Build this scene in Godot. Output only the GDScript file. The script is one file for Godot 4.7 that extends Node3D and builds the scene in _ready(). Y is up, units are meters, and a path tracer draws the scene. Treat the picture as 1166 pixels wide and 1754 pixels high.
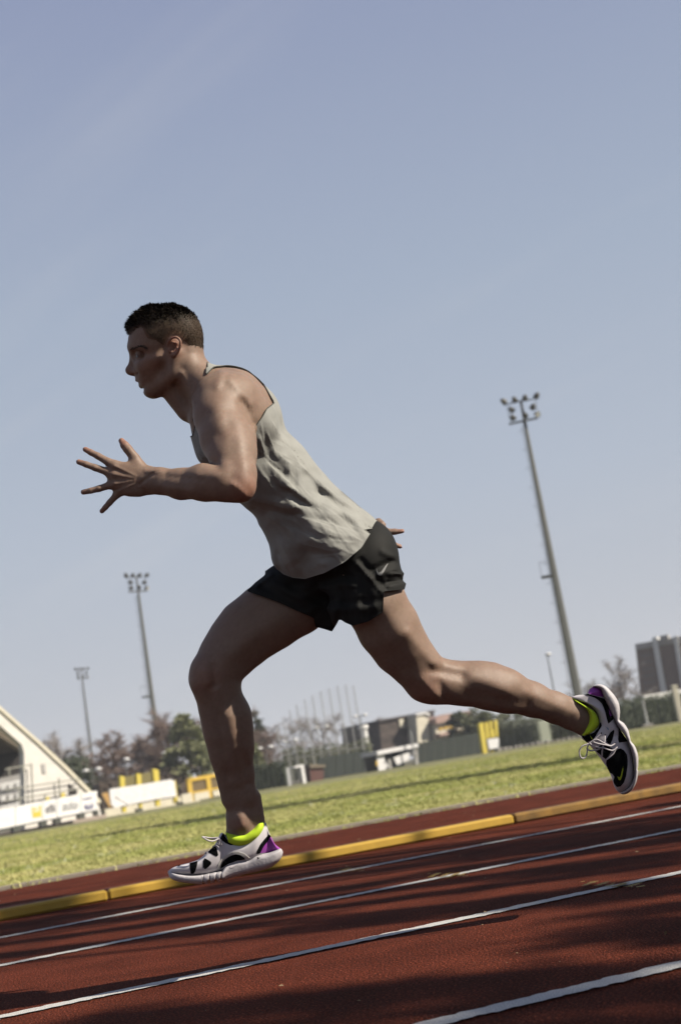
extends Node3D

# ---------------------------------------------------------------- measuring the place through the lens
const FPX := 2200.0            # focal length in pixels of the 1166 x 1754 photograph
const CAM_H := 0.485
const PITCH := 11.2
const ROLL := -9.4
const AZ := 19.0               # the sun stands to the right, this far round towards the camera
const ELEV := 38.0
const DEV := 0
const FOG := 0.00055
var cam_xf: Transform3D
var cam_inv: Transform3D
var sun_dir: Vector3           # towards the sun
var track_dir: Vector3         # along the lanes (away to the right)
var track_in: Vector3          # across the lanes, towards the infield
var M := {}
var used := {}
var rng := RandomNumberGenerator.new()
var plane_turn := 0.0          # how far upright things beyond the field are turned to the right of facing the camera


func _ready() -> void:
	var t0 := Time.get_ticks_msec()
	# ---- camera
	var cam := Camera3D.new()
	cam.name = "camera"
	add_child(cam, true)
	cam.transform = Transform3D(Basis(Vector3.RIGHT, deg_to_rad(PITCH)) * Basis(Vector3.BACK, deg_to_rad(ROLL)), Vector3(0, CAM_H, 0))
	var lens_attr := CameraAttributesPhysical.new()
	lens_attr.frustum_focal_length = 12.0 / (877.0 / FPX)
	lens_attr.frustum_focus_distance = 3.3
	lens_attr.frustum_near = 0.1
	lens_attr.frustum_far = 4000.0
	lens_attr.exposure_aperture = 2.7
	cam.attributes = lens_attr
	cam.fov = rad_to_deg(2.0 * atan(877.0 / FPX))
	cam.near = 0.1
	cam.far = 4000.0
	cam.current = true
	cam_xf = cam.transform
	cam_inv = cam_xf.affine_inverse()
	if DEV == 1:
		cam.look_at_from_position(cam.position, at(285, 610, 3.3))
		cam.rotate_object_local(Vector3.BACK, deg_to_rad(ROLL))
		cam.attributes = null
		cam.fov = 6.6
	if DEV == 4:
		cam.transform = Transform3D(Basis(Vector3.UP, deg_to_rad(14.0)) * cam_xf.basis, Vector3(1.0, 0.75, 0.1))
	# ---- sky and air
	var we := WorldEnvironment.new()
	we.name = "world_environment"
	var env := Environment.new()
	env.background_mode = Environment.BG_SKY
	env.sky = Sky.new()
	var pano := PanoramaSkyMaterial.new()
	pano.panorama = sky_picture()
	env.sky.sky_material = pano
	env.tonemap_mode = Environment.TONE_MAPPER_LINEAR
	env.tonemap_exposure = 1.95
	env.sdfgi_enabled = true
	env.ssao_enabled = true
	env.ssil_enabled = true
	env.fog_enabled = FOG > 0.0
	env.fog_density = FOG
	env.fog_light_color = Color(0.80, 0.82, 0.86)
	we.environment = env
	add_child(we, true)
	# ---- sun
	var sun := DirectionalLight3D.new()
	sun.name = "sun"
	var e := deg_to_rad(ELEV)
	var az := deg_to_rad(AZ)
	sun_dir = Vector3(cos(az) * cos(e), sin(e), sin(az) * cos(e))
	sun.light_color = Color(1.0, 0.955, 0.885)
	sun.light_energy = 1.6
	sun.light_angular_distance = 0.5
	sun.shadow_enabled = true
	add_child(sun, true)
	sun.look_at_from_position(sun_dir * 50.0, Vector3.ZERO, Vector3.UP)
	# ---- the place
	make_materials()
	var th := deg_to_rad(70.5)
	track_dir = Vector3(sin(th), 0, -cos(th))
	track_in = Vector3(-cos(th), 0, -sin(th))
	ground_and_track()
	if DEV != 1 and DEV != 2:
		background()
	print("setting ", Time.get_ticks_msec() - t0)
	if DEV != 3:
		runner()
	print("runner ", Time.get_ticks_msec() - t0)


func at(px: float, py: float, depth: float) -> Vector3:
	return cam_xf * Vector3((px - 583.0) / FPX * depth, -(py - 877.0) / FPX * depth, -depth)


func to_px(p: Vector3) -> Vector3:
	var q := cam_inv * p
	return Vector3(583.0 - q.x / q.z * FPX, 877.0 + q.y / q.z * FPX, -q.z)


func horizon(px: float) -> float:
	return 1318.0 - (px - 583.0) * 0.16555


func spot(px: float, dist: float) -> Vector3:
	# the point of the ground at that distance under that column of the horizon
	var d := at(px, horizon(px), 1.0) - cam_xf.origin
	d.y = 0.0
	return Vector3(cam_xf.origin.x, 0, cam_xf.origin.z) + d.normalized() * dist


func size(px: float, dist: float) -> float:
	return px / FPX * dist


func ground(px: float, py: float) -> Vector3:
	var d := at(px, py, 1.0) - cam_xf.origin
	return cam_xf.origin + d * (cam_xf.origin.y / -d.y)


# ---------------------------------------------------------------- naming
func numbered(called: String, parent: Node) -> String:
	var key := str(parent.get_instance_id()) + called
	var n: int = used.get(key, -1) + 1
	used[key] = n
	return called if n == 0 else "%s_%03d" % [called, n]


func thing(called: String, label: String, category: String, where := Vector3.ZERO, turn := 0.0, group := "") -> Node3D:
	var o := Node3D.new()
	o.name = numbered(called, self)
	add_child(o, true)
	o.position = where
	o.rotation.y = turn
	o.set_meta("label", label)
	o.set_meta("category", category)
	if group:
		o.set_meta("group", group)
	return o


func part(called: String, mesh: Mesh, m: Material, parent: Node3D, where := Vector3.ZERO) -> MeshInstance3D:
	var o := MeshInstance3D.new()
	o.name = numbered(called, parent)
	o.mesh = mesh
	o.material_override = m
	o.position = where
	parent.add_child(o, true)
	return o


func piece(called: String, m: Dictionary, with: Material, parent: Node3D) -> void:
	if m.v.size() > 2 and m.i.size() > 2:
		part(called, surface(m), with, parent)
	else:
		print("empty piece ", called)


func struct(called: String, mesh: Mesh, m: Material, label := "") -> MeshInstance3D:
	var o := part(called, mesh, m, self)
	o.set_meta("kind", "structure")
	if label:
		o.set_meta("label", label)
	return o


func copy_of(o: Node3D, label: String, where: Vector3, turn := 0.0, size_ := 1.0) -> Node3D:
	var c: Node3D = o.duplicate()
	var stem := String(o.name)
	var cut := stem.rfind("_")
	if cut > 0 and stem.substr(cut + 1).is_valid_int():
		stem = stem.substr(0, cut)
	c.name = numbered(stem, self)
	add_child(c, true)
	c.position = where
	c.rotation.y = turn
	c.scale = Vector3.ONE * size_
	c.set_meta("label", label)
	return c


# ---------------------------------------------------------------- materials
func noise_tex(freq: float, seed_: int, px := 512, octaves := 4, lo := 0.0, hi := 1.0, kind := FastNoiseLite.TYPE_SIMPLEX_SMOOTH) -> ImageTexture:
	var n := FastNoiseLite.new()
	n.noise_type = kind
	n.seed = seed_
	n.frequency = freq
	n.fractal_octaves = octaves
	var im := n.get_seamless_image(px, px)
	im.convert(Image.FORMAT_L8)
	if lo != 0.0 or hi != 1.0:
		var b := im.get_data()
		for i in b.size():
			b[i] = int(clampf(lo * 255.0 + b[i] * (hi - lo), 0, 255))
		im = Image.create_from_data(px, px, false, Image.FORMAT_L8, b)
	return ImageTexture.create_from_image(im)


func mat(r: float, g: float, b: float, rough := 0.8, metal := 0.0) -> StandardMaterial3D:
	var m := StandardMaterial3D.new()
	m.albedo_color = Color(r, g, b).linear_to_srgb()
	m.roughness = rough
	m.metallic = metal
	return m


func grain(m: StandardMaterial3D, tint: Texture2D, scale: float, bump: Texture2D = null, bump_cm := 0.1, world := true) -> StandardMaterial3D:
	m.uv1_triplanar = true
	m.uv1_world_triplanar = world
	m.uv1_scale = Vector3.ONE * scale
	if tint:
		m.albedo_texture = tint
	if bump:
		m.heightmap_enabled = true
		m.heightmap_texture = bump
		m.heightmap_scale = bump_cm
	return m


# ---------------------------------------------------------------- small mesh kit
func stl() -> SurfaceTool:
	var s := SurfaceTool.new()
	s.begin(Mesh.PRIMITIVE_TRIANGLES)
	s.set_smooth_group(-1)
	return s


func tri(s: SurfaceTool, a: Vector3, b: Vector3, c: Vector3) -> void:
	s.add_vertex(a)
	s.add_vertex(b)
	s.add_vertex(c)


func quad(s: SurfaceTool, a: Vector3, b: Vector3, c: Vector3, d: Vector3) -> void:
	tri(s, a, b, c)
	tri(s, a, c, d)


func done(s: SurfaceTool) -> ArrayMesh:
	s.generate_normals()
	return s.commit()


func box_to(s: SurfaceTool, c: Vector3, h: Vector3, t := Basis.IDENTITY, bevel := 0.0) -> void:
	# a box of half size h, its twelve edges chamfered
	var e := minf(bevel, minf(h.x, minf(h.y, h.z)) * 0.49)
	if e <= 0.0:
		var p := []
		for i in 8:
			p.append(c + t * Vector3(h.x if i & 1 else -h.x, h.y if i & 2 else -h.y, h.z if i & 4 else -h.z))
		for f in [[0, 2, 3, 1], [4, 5, 7, 6], [0, 1, 5, 4], [2, 6, 7, 3], [0, 4, 6, 2], [1, 3, 7, 5]]:
			quad(s, p[f[3]], p[f[2]], p[f[1]], p[f[0]])
		return
	var g := h - Vector3.ONE * e
	var v := {}
	for i in 8:
		var q := Vector3(1 if i & 1 else -1, 1 if i & 2 else -1, 1 if i & 4 else -1)
		for ax in 3:
			var w := q * g
			w[ax] = q[ax] * h[ax]
			v[i * 3 + ax] = c + t * w
	for ax in 3:
		var u := (ax + 1) % 3
		var w := (ax + 2) % 3
		for sgn in 2:
			var ids := []
			for k in [[0, 0], [1, 0], [1, 1], [0, 1]]:
				ids.append((sgn << ax) | (k[0] << u) | (k[1] << w))
			if sgn:
				ids.reverse()
			quad(s, v[ids[0] * 3 + ax], v[ids[1] * 3 + ax], v[ids[2] * 3 + ax], v[ids[3] * 3 + ax])
			for sg2 in 2:
				# the edge between face ax and face u
				var i0 := (sgn << ax) | (sg2 << u)
				var i1 := i0 | (1 << w)
				var f := [v[i0 * 3 + ax], v[i1 * 3 + ax], v[i1 * 3 + u], v[i0 * 3 + u]]
				if sgn != sg2:
					f.reverse()
				quad(s, f[0], f[1], f[2], f[3])
	for i in 8:
		var f := [v[i * 3], v[i * 3 + 1], v[i * 3 + 2]]
		if (i & 1) ^ ((i >> 1) & 1) ^ ((i >> 2) & 1):
			f.reverse()
		tri(s, f[0], f[1], f[2])


func box(sx: float, sy: float, sz: float, bevel := 0.0, lift := true) -> ArrayMesh:
	var s := stl()
	box_to(s, Vector3(0, sy / 2.0 if lift else 0.0, 0), Vector3(sx, sy, sz) / 2.0, Basis.IDENTITY, bevel)
	return done(s)


func tube_to(s: SurfaceTool, pts: Array, radii: Array, sides := 8, caps := true) -> void:
	var rings := []
	var prev := Vector3.ZERO
	for i in pts.size():
		var dir: Vector3 = (pts[mini(i + 1, pts.size() - 1)] - pts[maxi(i - 1, 0)]).normalized()
		var u := prev - dir * prev.dot(dir)
		if u.length() < 0.01:
			u = dir.cross(Vector3.RIGHT if absf(dir.x) < 0.8 else Vector3.UP)
		u = u.normalized()
		prev = u
		var w := dir.cross(u)
		var r: float = radii[mini(i, radii.size() - 1)]
		var ring := []
		for k in sides:
			var a := TAU * k / sides
			ring.append(pts[i] + (u * cos(a) + w * sin(a)) * r)
		rings.append(ring)
	for i in pts.size() - 1:
		for k in sides:
			var k2 := (k + 1) % sides
			quad(s, rings[i][k], rings[i + 1][k], rings[i + 1][k2], rings[i][k2])
	if caps:
		for k in range(1, sides - 1):
			tri(s, rings[0][0], rings[0][k], rings[0][k + 1])
			var e: Array = rings[-1]
			tri(s, e[0], e[k + 1], e[k])


func tube(pts: Array, radii: Array, sides := 8, smooth := true) -> ArrayMesh:
	var s := stl()
	if smooth:
		s.set_smooth_group(0)
	tube_to(s, pts, radii, sides, false)
	s.set_smooth_group(-1)
	var n := pts.size()
	if sides > 2:
		for end in 2:
			var t2 := SurfaceTool.new()
			var p: Vector3 = pts[0] if end == 0 else pts[n - 1]
			var q: Vector3 = pts[1] if end == 0 else pts[n - 2]
			var d := (p - q).normalized()
			var r: float = radii[0] if end == 0 else radii[-1]
			var u := d.cross(Vector3.RIGHT if absf(d.x) < 0.8 else Vector3.UP).normalized()
			var w := d.cross(u)
			for k in range(1, sides - 1):
				var f := []
				for kk in [0, k, k + 1]:
					var a: float = TAU * kk / sides
					f.append(p + (u * cos(a) + w * sin(a)) * r)
				tri(s, f[0], f[2], f[1])
			t2 = null
	return done(s)


func spline(pts: Array, per: int) -> Array:
	var out := []
	for i in pts.size() - 1:
		var a = pts[maxi(i - 1, 0)]
		var b = pts[i]
		var c = pts[i + 1]
		var d = pts[mini(i + 2, pts.size() - 1)]
		for k in per:
			var t := float(k) / per
			out.append(0.5 * ((2.0 * b) + (c - a) * t + (2.0 * a - 5.0 * b + 4.0 * c - d) * t * t + (3.0 * b - a - 3.0 * c + d) * t * t * t))
	out.append(pts[-1])
	return out


# ---------------------------------------------------------------- meshes as plain arrays: {v, n, i, c}
func surface(m: Dictionary) -> ArrayMesh:
	var a := []
	a.resize(Mesh.ARRAY_MAX)
	a[Mesh.ARRAY_VERTEX] = m.v
	a[Mesh.ARRAY_NORMAL] = m.n
	if m.has("c"):
		a[Mesh.ARRAY_COLOR] = m.c
	a[Mesh.ARRAY_INDEX] = m.i
	var out := ArrayMesh.new()
	out.add_surface_from_arrays(Mesh.PRIMITIVE_TRIANGLES, a)
	return out


func clip(m: Dictionary, g: PackedFloat32Array) -> Dictionary:
	# keeps what has g > 0, cut cleanly; seg lists the cut edge
	var v := PackedVector3Array()
	var n := PackedVector3Array()
	var idx := PackedInt32Array()
	var seg := PackedInt32Array()
	var map := {}
	var mv: PackedVector3Array = m.v
	var mn: PackedVector3Array = m.n
	var mi: PackedInt32Array = m.i
	for f in range(0, mi.size(), 3):
		var poly := []
		var cut := []
		for e in 3:
			var a := mi[f + e]
			var b := mi[f + (e + 1) % 3]
			if g[a] > 0.0:
				if not map.has(a):
					map[a] = v.size()
					v.append(mv[a])
					n.append(mn[a])
				poly.append(map[a])
			if (g[a] > 0.0) != (g[b] > 0.0):
				var key := (mini(a, b) << 26) | maxi(a, b) | (1 << 60)
				if not map.has(key):
					var t := g[a] / (g[a] - g[b])
					map[key] = v.size()
					v.append(mv[a].lerp(mv[b], t))
					n.append(mn[a].lerp(mn[b], t).normalized())
				poly.append(map[key])
				cut.append(map[key])
		for k in range(2, poly.size()):
			idx.append_array([poly[0], poly[k - 1], poly[k]])
		if cut.size() == 2 and poly.size() > 2:
			seg.append_array(cut)
	return {"v": v, "n": n, "i": idx, "seg": seg}


func shell(m: Dictionary, t: float) -> Dictionary:
	# gives cloth its thickness: an inner face and a closed edge
	var v: PackedVector3Array = m.v.duplicate()
	var n: PackedVector3Array = m.n.duplicate()
	var idx: PackedInt32Array = m.i.duplicate()
	var k := v.size()
	for j in k:
		v.append(m.v[j] - m.n[j] * t)
		n.append(-m.n[j])
	for f in range(0, m.i.size(), 3):
		idx.append_array([m.i[f] + k, m.i[f + 2] + k, m.i[f + 1] + k])
	var seg: PackedInt32Array = m.seg
	for e in range(0, seg.size(), 2):
		var a := seg[e]
		var b := seg[e + 1]
		var out: Vector3 = (m.v[b] - m.v[a]).cross(m.n[a]).normalized()
		var at_ := v.size()
		v.append_array([m.v[a], m.v[b], m.v[b] - m.n[b] * t, m.v[a] - m.n[a] * t])
		n.append_array([out, out, out, out])
		idx.append_array([at_, at_ + 1, at_ + 2, at_, at_ + 2, at_ + 3])
	return {"v": v, "n": n, "i": idx}


func offset(m: Dictionary, t: float) -> Dictionary:
	var v: PackedVector3Array = m.v.duplicate()
	for j in v.size():
		v[j] += m.n[j] * t
	var out := m.duplicate()
	out.v = v
	return out


func folded(m: Dictionary, lines: Array, far: float) -> Dictionary:
	# welds and subdivides cloth nearer than far, lays sharp folds into it and takes its normals afresh
	var weld := {}
	var to := PackedInt32Array()
	var v := PackedVector3Array()
	for p in m.v:
		var key := Vector3i((p * 20000.0).round())
		if not weld.has(key):
			weld[key] = v.size()
			v.append(p)
		to.append(weld[key])
	var px := PackedVector3Array()
	for p in v:
		px.append(to_px(p))
	var idx := PackedInt32Array()
	var mids := {}
	for f in range(0, m.i.size(), 3):
		var a := to[m.i[f]]
		var b := to[m.i[f + 1]]
		var c := to[m.i[f + 2]]
		var t := [a, b, c]
		var ring := []
		for e in 3:
			var i0: int = t[e]
			var i1: int = t[(e + 1) % 3]
			ring.append(i0)
			if i0 != i1 and (px[i0].z < far or px[i1].z < far) and px[i0].distance_to(px[i1]) > 1.5:
				var key := (mini(i0, i1) << 26) | maxi(i0, i1)
				if not mids.has(key):
					mids[key] = v.size()
					v.append((v[i0] + v[i1]) / 2.0)
					px.append(to_px(v[-1]))
				ring.append(mids[key])
		if ring.size() == 6:
			idx.append_array([ring[0], ring[1], ring[5], ring[1], ring[2], ring[3], ring[5], ring[3], ring[4], ring[1], ring[3], ring[5]])
		else:
			# fan from a corner that has no midpoint beside it is not needed: any fan of this ring is flat
			for k in range(2, ring.size()):
				idx.append_array([ring[0], ring[k - 1], ring[k]])
	var n := normals_of(v, idx)
	for j in v.size():
		if px[j].z > far or n[j].dot(cam_xf.basis.z) < -0.1:
			continue
		var p := Vector2(px[j].x, px[j].y)
		var h := 0.0
		for l in lines:
			var a: Vector2 = l[0]
			var ab: Vector2 = l[1] - a
			var len2 := ab.length_squared()
			var q := p - a
			var t := q.dot(ab) / len2
			if t < -0.1 or t > 1.1:
				continue
			var d := ab.cross(q) / sqrt(len2)
			var w: float = l[3]
			if absf(d) > w * 5.0:
				continue
			var taper := clampf(sin(clampf(t, 0.0, 1.0) * PI) * 1.6, 0.0, 1.0)
			h += l[2] * taper * (exp(-d / w / 1.6) if d > 0.0 else exp(d * 2.2 / w))
		v[j] += n[j] * h * clampf((far - px[j].z) * 30.0, 0.0, 1.0)
	n = normals_of(v, idx)
	var seg := PackedInt32Array()
	for s in m.seg:
		seg.append(to[s])
	return {"v": v, "n": n, "i": idx, "seg": seg}


func normals_of(v: PackedVector3Array, idx: PackedInt32Array) -> PackedVector3Array:
	var n := PackedVector3Array()
	n.resize(v.size())
	for f in range(0, idx.size(), 3):
		var a := idx[f]
		var b := idx[f + 1]
		var c := idx[f + 2]
		var w := (v[c] - v[a]).cross(v[b] - v[a])
		n[a] += w
		n[b] += w
		n[c] += w
	for j in n.size():
		n[j] = n[j].normalized()
	return n


func poly_dist(poly: PackedVector2Array, p: Vector2) -> float:
	# signed distance to a polygon, positive inside
	var best := 1e9
	var inside := false
	var j := poly.size() - 1
	for i in poly.size():
		var a := poly[i]
		var b := poly[j]
		var ab := b - a
		var q := p - a
		var t := clampf(q.dot(ab) / maxf(ab.length_squared(), 1e-9), 0.0, 1.0)
		best = minf(best, (q - ab * t).length_squared())
		if (a.y > p.y) != (b.y > p.y) and p.x < (b.x - a.x) * (p.y - a.y) / (b.y - a.y) + a.x:
			inside = not inside
		j = i
	return sqrt(best) if inside else -sqrt(best)


func pol(origin: Vector2, scale: float, pts: Array) -> PackedVector2Array:
	var out := PackedVector2Array()
	for i in range(0, pts.size(), 2):
		out.append(origin + Vector2(pts[i], pts[i + 1]) / scale)
	return out


func refined(m: Dictionary, poly: PackedVector2Array, times: int) -> Dictionary:
	# only the triangles near an outline, each cut into four, so that the outline keeps its corners
	var lo := poly[0]
	var hi := poly[0]
	for p in poly:
		lo = lo.min(p)
		hi = hi.max(p)
	lo -= Vector2.ONE
	hi += Vector2.ONE
	var cur := m
	for step in times + 1:
		var v := PackedVector3Array()
		var n := PackedVector3Array()
		var idx := PackedInt32Array()
		var px := PackedVector2Array()
		for p in cur.v:
			var q := to_px(p)
			px.append(Vector2(q.x, q.y))
		var map := {}
		for f in range(0, cur.i.size(), 3):
			var t := [cur.i[f], cur.i[f + 1], cur.i[f + 2]]
			var a: Vector2 = px[t[0]].min(px[t[1]]).min(px[t[2]])
			var b: Vector2 = px[t[0]].max(px[t[1]]).max(px[t[2]])
			if a.x > hi.x or a.y > hi.y or b.x < lo.x or b.y < lo.y:
				continue
			var ids := []
			for e in 3:
				if not map.has(t[e]):
					map[t[e]] = v.size()
					v.append(cur.v[t[e]])
					n.append(cur.n[t[e]])
				ids.append(map[t[e]])
			if step == times:
				idx.append_array(ids)
				continue
			for e in 3:
				var i0: int = t[e]
				var i1: int = t[(e + 1) % 3]
				var key := (mini(i0, i1) << 26) | maxi(i0, i1) | (1 << 60)
				if not map.has(key):
					map[key] = v.size()
					v.append((cur.v[i0] + cur.v[i1]) / 2.0)
					n.append((cur.n[i0] + cur.n[i1]).normalized())
				ids.append(map[key])
			idx.append_array([ids[0], ids[3], ids[5], ids[3], ids[1], ids[4], ids[5], ids[4], ids[2], ids[3], ids[4], ids[5]])
		cur = {"v": v, "n": n, "i": idx}
	return cur


func patch(m: Dictionary, poly: PackedVector2Array, lift: float, t := 0.0) -> Dictionary:
	# the piece of a surface inside an outline, on the side that is seen in the photograph, raised by lift
	m = refined(m, poly, 2)
	var g := PackedFloat32Array()
	g.resize(m.v.size())
	for j in m.v.size():
		var p := to_px(m.v[j])
		var facing: float = m.n[j].dot(cam_xf.basis.z)
		g[j] = minf(poly_dist(poly, Vector2(p.x, p.y)), (facing + 0.15) * 20.0)
	var out := offset(clip(m, g), lift)
	return shell(out, t) if t > 0.0 else out


# ---------------------------------------------------------------- rounded bodies: smooth unions of tapered capsules, meshed by surface nets
class Field:
	var a := PackedVector3Array()
	var ba := PackedVector3Array()
	var inv := PackedFloat32Array()
	var ra := PackedFloat32Array()
	var dr := PackedFloat32Array()
	var ax := PackedVector3Array()
	var sc := PackedFloat32Array()
	var ax2 := PackedVector3Array()
	var sc2 := PackedFloat32Array()
	var k := PackedFloat32Array()
	var op := PackedInt32Array()
	var grp := PackedInt32Array()
	var reach := PackedFloat32Array()
	var parent := PackedInt32Array()
	var gk := PackedFloat32Array()
	# bumps: creases, folds and muscles, a ridge along a line seen from the camera, on the near side of a depth
	var b0 := PackedVector2Array()
	var b1 := PackedVector2Array()
	var bamp := PackedFloat32Array()
	var bw := PackedFloat32Array()
	var bd0 := PackedFloat32Array()
	var bd1 := PackedFloat32Array()
	var inv_cam: Transform3D
	var fine: Array[AABB] = []
	var bias := false
	var cell := 0.004
	var origin := Vector3.ZERO
	var jobs := []
	var results := []
	var limit := AABB()
	var hidden := []          # a capsule [from, to, radius] that clothes cover: nothing is meshed there

	func group(par := -1, blend := 0.02) -> int:
		parent.append(par)
		gk.append(blend)
		return parent.size() - 1

	func add(g: int, p: Vector3, q: Vector3, r0: float, r1: float, blend := 0.02, axis := Vector3.ZERO, s := 1.0, axis2 := Vector3.ZERO, s2 := 1.0, carve := false) -> void:
		a.append(p)
		var d := q - p
		ba.append(d)
		inv.append(1.0 / maxf(d.length_squared(), 1e-12))
		ra.append(r0)
		dr.append(r1 - r0)
		ax.append(axis)
		sc.append(1.0 / s - 1.0)
		ax2.append(axis2)
		sc2.append(1.0 / s2 - 1.0)
		k.append(blend)
		op.append(1 if carve else 0)
		grp.append(g)
		reach.append(maxf(r0, r1) * maxf(1.0, maxf(s, s2)))

	func bump(p: Vector2, q: Vector2, amp: float, width: float, d0: float, d1: float) -> void:
		b0.append(p)
		b1.append(q)
		bamp.append(amp)
		bw.append(width)
		bd0.append(d0)
		bd1.append(d1)

	func samples(pos: PackedVector3Array, ids: PackedInt32Array, bids: PackedInt32Array) -> PackedFloat32Array:
		var n := pos.size()
		var per := {}
		var at_ := 0
		var out := PackedFloat32Array()
		out.resize(n)
		out.fill(1e3)
		while at_ < ids.size():
			var g := grp[ids[at_]]
			var own := PackedFloat32Array()
			own.resize(n)
			own.fill(1e3)
			while at_ < ids.size() and grp[ids[at_]] == g:
				var id := ids[at_]
				at_ += 1
				var pa := a[id]
				var pb := ba[id]
				var pi := inv[id]
				var r := ra[id]
				var rd := dr[id]
				var x1 := ax[id]
				var s1 := sc[id]
				var x2 := ax2[id]
				var s2 := sc2[id]
				var kk := k[id]
				var carve := op[id] == 1
				if s1 == 0.0 and not carve:
					for j in n:
						var q := pos[j] - pa
						var h := clampf(q.dot(pb) * pi, 0.0, 1.0)
						var d := (q - pb * h).length() - r - rd * h
						var o := own[j]
						var e := kk - absf(o - d)
						if e > 0.0:
							own[j] = minf(o, d) - e * e * 0.25 / kk
						elif d < o:
							own[j] = d
					continue
				for j in n:
					var q := pos[j] - pa
					var h := clampf(q.dot(pb) * pi, 0.0, 1.0)
					q -= pb * h
					if s1 != 0.0:
						q += x1 * (q.dot(x1) * s1)
						if s2 != 0.0:
							q += x2 * (q.dot(x2) * s2)
					var d := q.length() - r - rd * h
					var o := own[j]
					if carve:
						d = -d
						var e := maxf(kk - absf(o - d), 0.0)
						own[j] = maxf(o, d) + e * e * 0.25 / kk
					else:
						var e := kk - absf(o - d)
						if e > 0.0:
							own[j] = minf(o, d) - e * e * 0.25 / kk
						elif d < o:
							own[j] = d
			var pg := parent[g]
			if pg >= 0 and per.has(pg):
				var up: PackedFloat32Array = per[pg]
				var kk := gk[g]
				for j in n:
					var e := maxf(kk - absf(up[j] - own[j]), 0.0)
					own[j] = minf(up[j], own[j]) - e * e * 0.25 / kk
			per[g] = own
			for j in n:
				if own[j] < out[j]:
					out[j] = own[j]
		for b in bids:
			var p0 := b0[b]
			var pd := b1[b] - p0
			var pl := 1.0 / maxf(pd.length_squared(), 1e-9)
			var am := bamp[b]
			var w := 1.0 / (bw[b] * bw[b])
			for j in n:
				if absf(out[j]) < 0.05:
					var q := inv_cam * pos[j]
					var dep := -q.z
					if dep > bd0[b] and dep < bd1[b]:
						var c := Vector2(583.0 + q.x / dep * 2200.0, 877.0 - q.y / dep * 2200.0) - p0
						var t := clampf(c.dot(pd) * pl, 0.0, 1.0)
						var d2 := (c - pd * t).length_squared() * w
						if d2 < 6.0:
							var fade := clampf((bd1[b] - dep) * 40.0, 0.0, 1.0)
							out[j] -= am * exp(-d2) * fade
		if bias:
			for bx in fine:
				for j in n:
					var q := pos[j] - bx.position
					var w := bx.size - q
					var m := minf(minf(minf(q.x, q.y), q.z), minf(minf(w.x, w.y), w.z))
					if m > 0.0:
						out[j] += minf(m * 0.13, 0.004)
		return out

	func near(ids: PackedInt32Array, c: Vector3, hd: float) -> PackedInt32Array:
		var ds := PackedFloat32Array()
		var best := 1e9
		for id in ids:
			var q := c - a[id]
			var h := clampf(q.dot(ba[id]) * inv[id], 0.0, 1.0)
			q -= ba[id] * h
			ds.append(q.length() - reach[id])
			if op[id] == 0:
				var s1 := sc[id]
				if s1 != 0.0:
					q += ax[id] * (q.dot(ax[id]) * s1)
					if sc2[id] != 0.0:
						q += ax2[id] * (q.dot(ax2[id]) * sc2[id])
				best = minf(best, q.length() - ra[id] - dr[id] * h)
		var out := PackedInt32Array()
		var lim := maxf(best, 0.0) + hd * 2.0
		for j in ids.size():
			var id := ids[j]
			if ds[j] < lim + maxf(k[id], gk[grp[id]]):
				out.append(id)
		return out

	func split(lo: Vector3, size: float, ids: PackedInt32Array) -> void:
		var c := lo + Vector3.ONE * size / 2.0
		var hd := size * 0.866
		if limit.size != Vector3.ZERO and not limit.intersects(AABB(lo, Vector3.ONE * size)):
			return
		if hidden:
			var hq := Geometry3D.get_closest_point_to_segment(c, hidden[0], hidden[1])
			if hq.distance_to(c) + hd < hidden[2] + cell * 7.0:
				return
		if bias:
			for bx in fine:
				if bx.grow(-0.035).encloses(AABB(lo, Vector3.ONE * size)):
					return
		var mine := near(ids, c, hd)
		if mine.is_empty():
			return
		var d := samples(PackedVector3Array([c]), mine, PackedInt32Array())[0]
		if absf(d) > hd * 1.5 + 0.015:
			return
		if size <= cell * 8.5:
			jobs.append([lo, mine])
			return
		for i in 8:
			split(lo + Vector3(i & 1, (i >> 1) & 1, (i >> 2) & 1) * (size / 2.0), size / 2.0, mine)

	func work(n: int) -> void:
		var lo: Vector3 = jobs[n][0]
		var ids: PackedInt32Array = jobs[n][1]
		var bids := PackedInt32Array()
		if b0.size():
			var q := inv_cam * (lo + Vector3.ONE * cell * 4.0)
			var dep := -q.z
			var c := Vector2(583.0 + q.x / dep * 2200.0, 877.0 - q.y / dep * 2200.0)
			for b in b0.size():
				if dep > bd0[b] - cell * 8 and dep < bd1[b] + cell * 8:
					var p := Geometry2D.get_closest_point_to_segment(c, b0[b], b1[b])
					if p.distance_to(c) < bw[b] * 2.5 + cell * 8.0 / dep * 2200.0:
						bids.append(b)
		# every third sample first, and the rest only where the surface is near
		var pos := PackedVector3Array()
		for z in 4:
			for y in 4:
				for x in 4:
					pos.append(lo + Vector3(x * 3 - 1, y * 3 - 1, z * 3 - 1) * cell)
		var rough := samples(pos, ids, bids)
		var f := PackedFloat32Array()
		f.resize(1000)
		f.fill(1e4)
		var close := cell * 1.9
		pos = PackedVector3Array()
		var where := PackedInt32Array()
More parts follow.
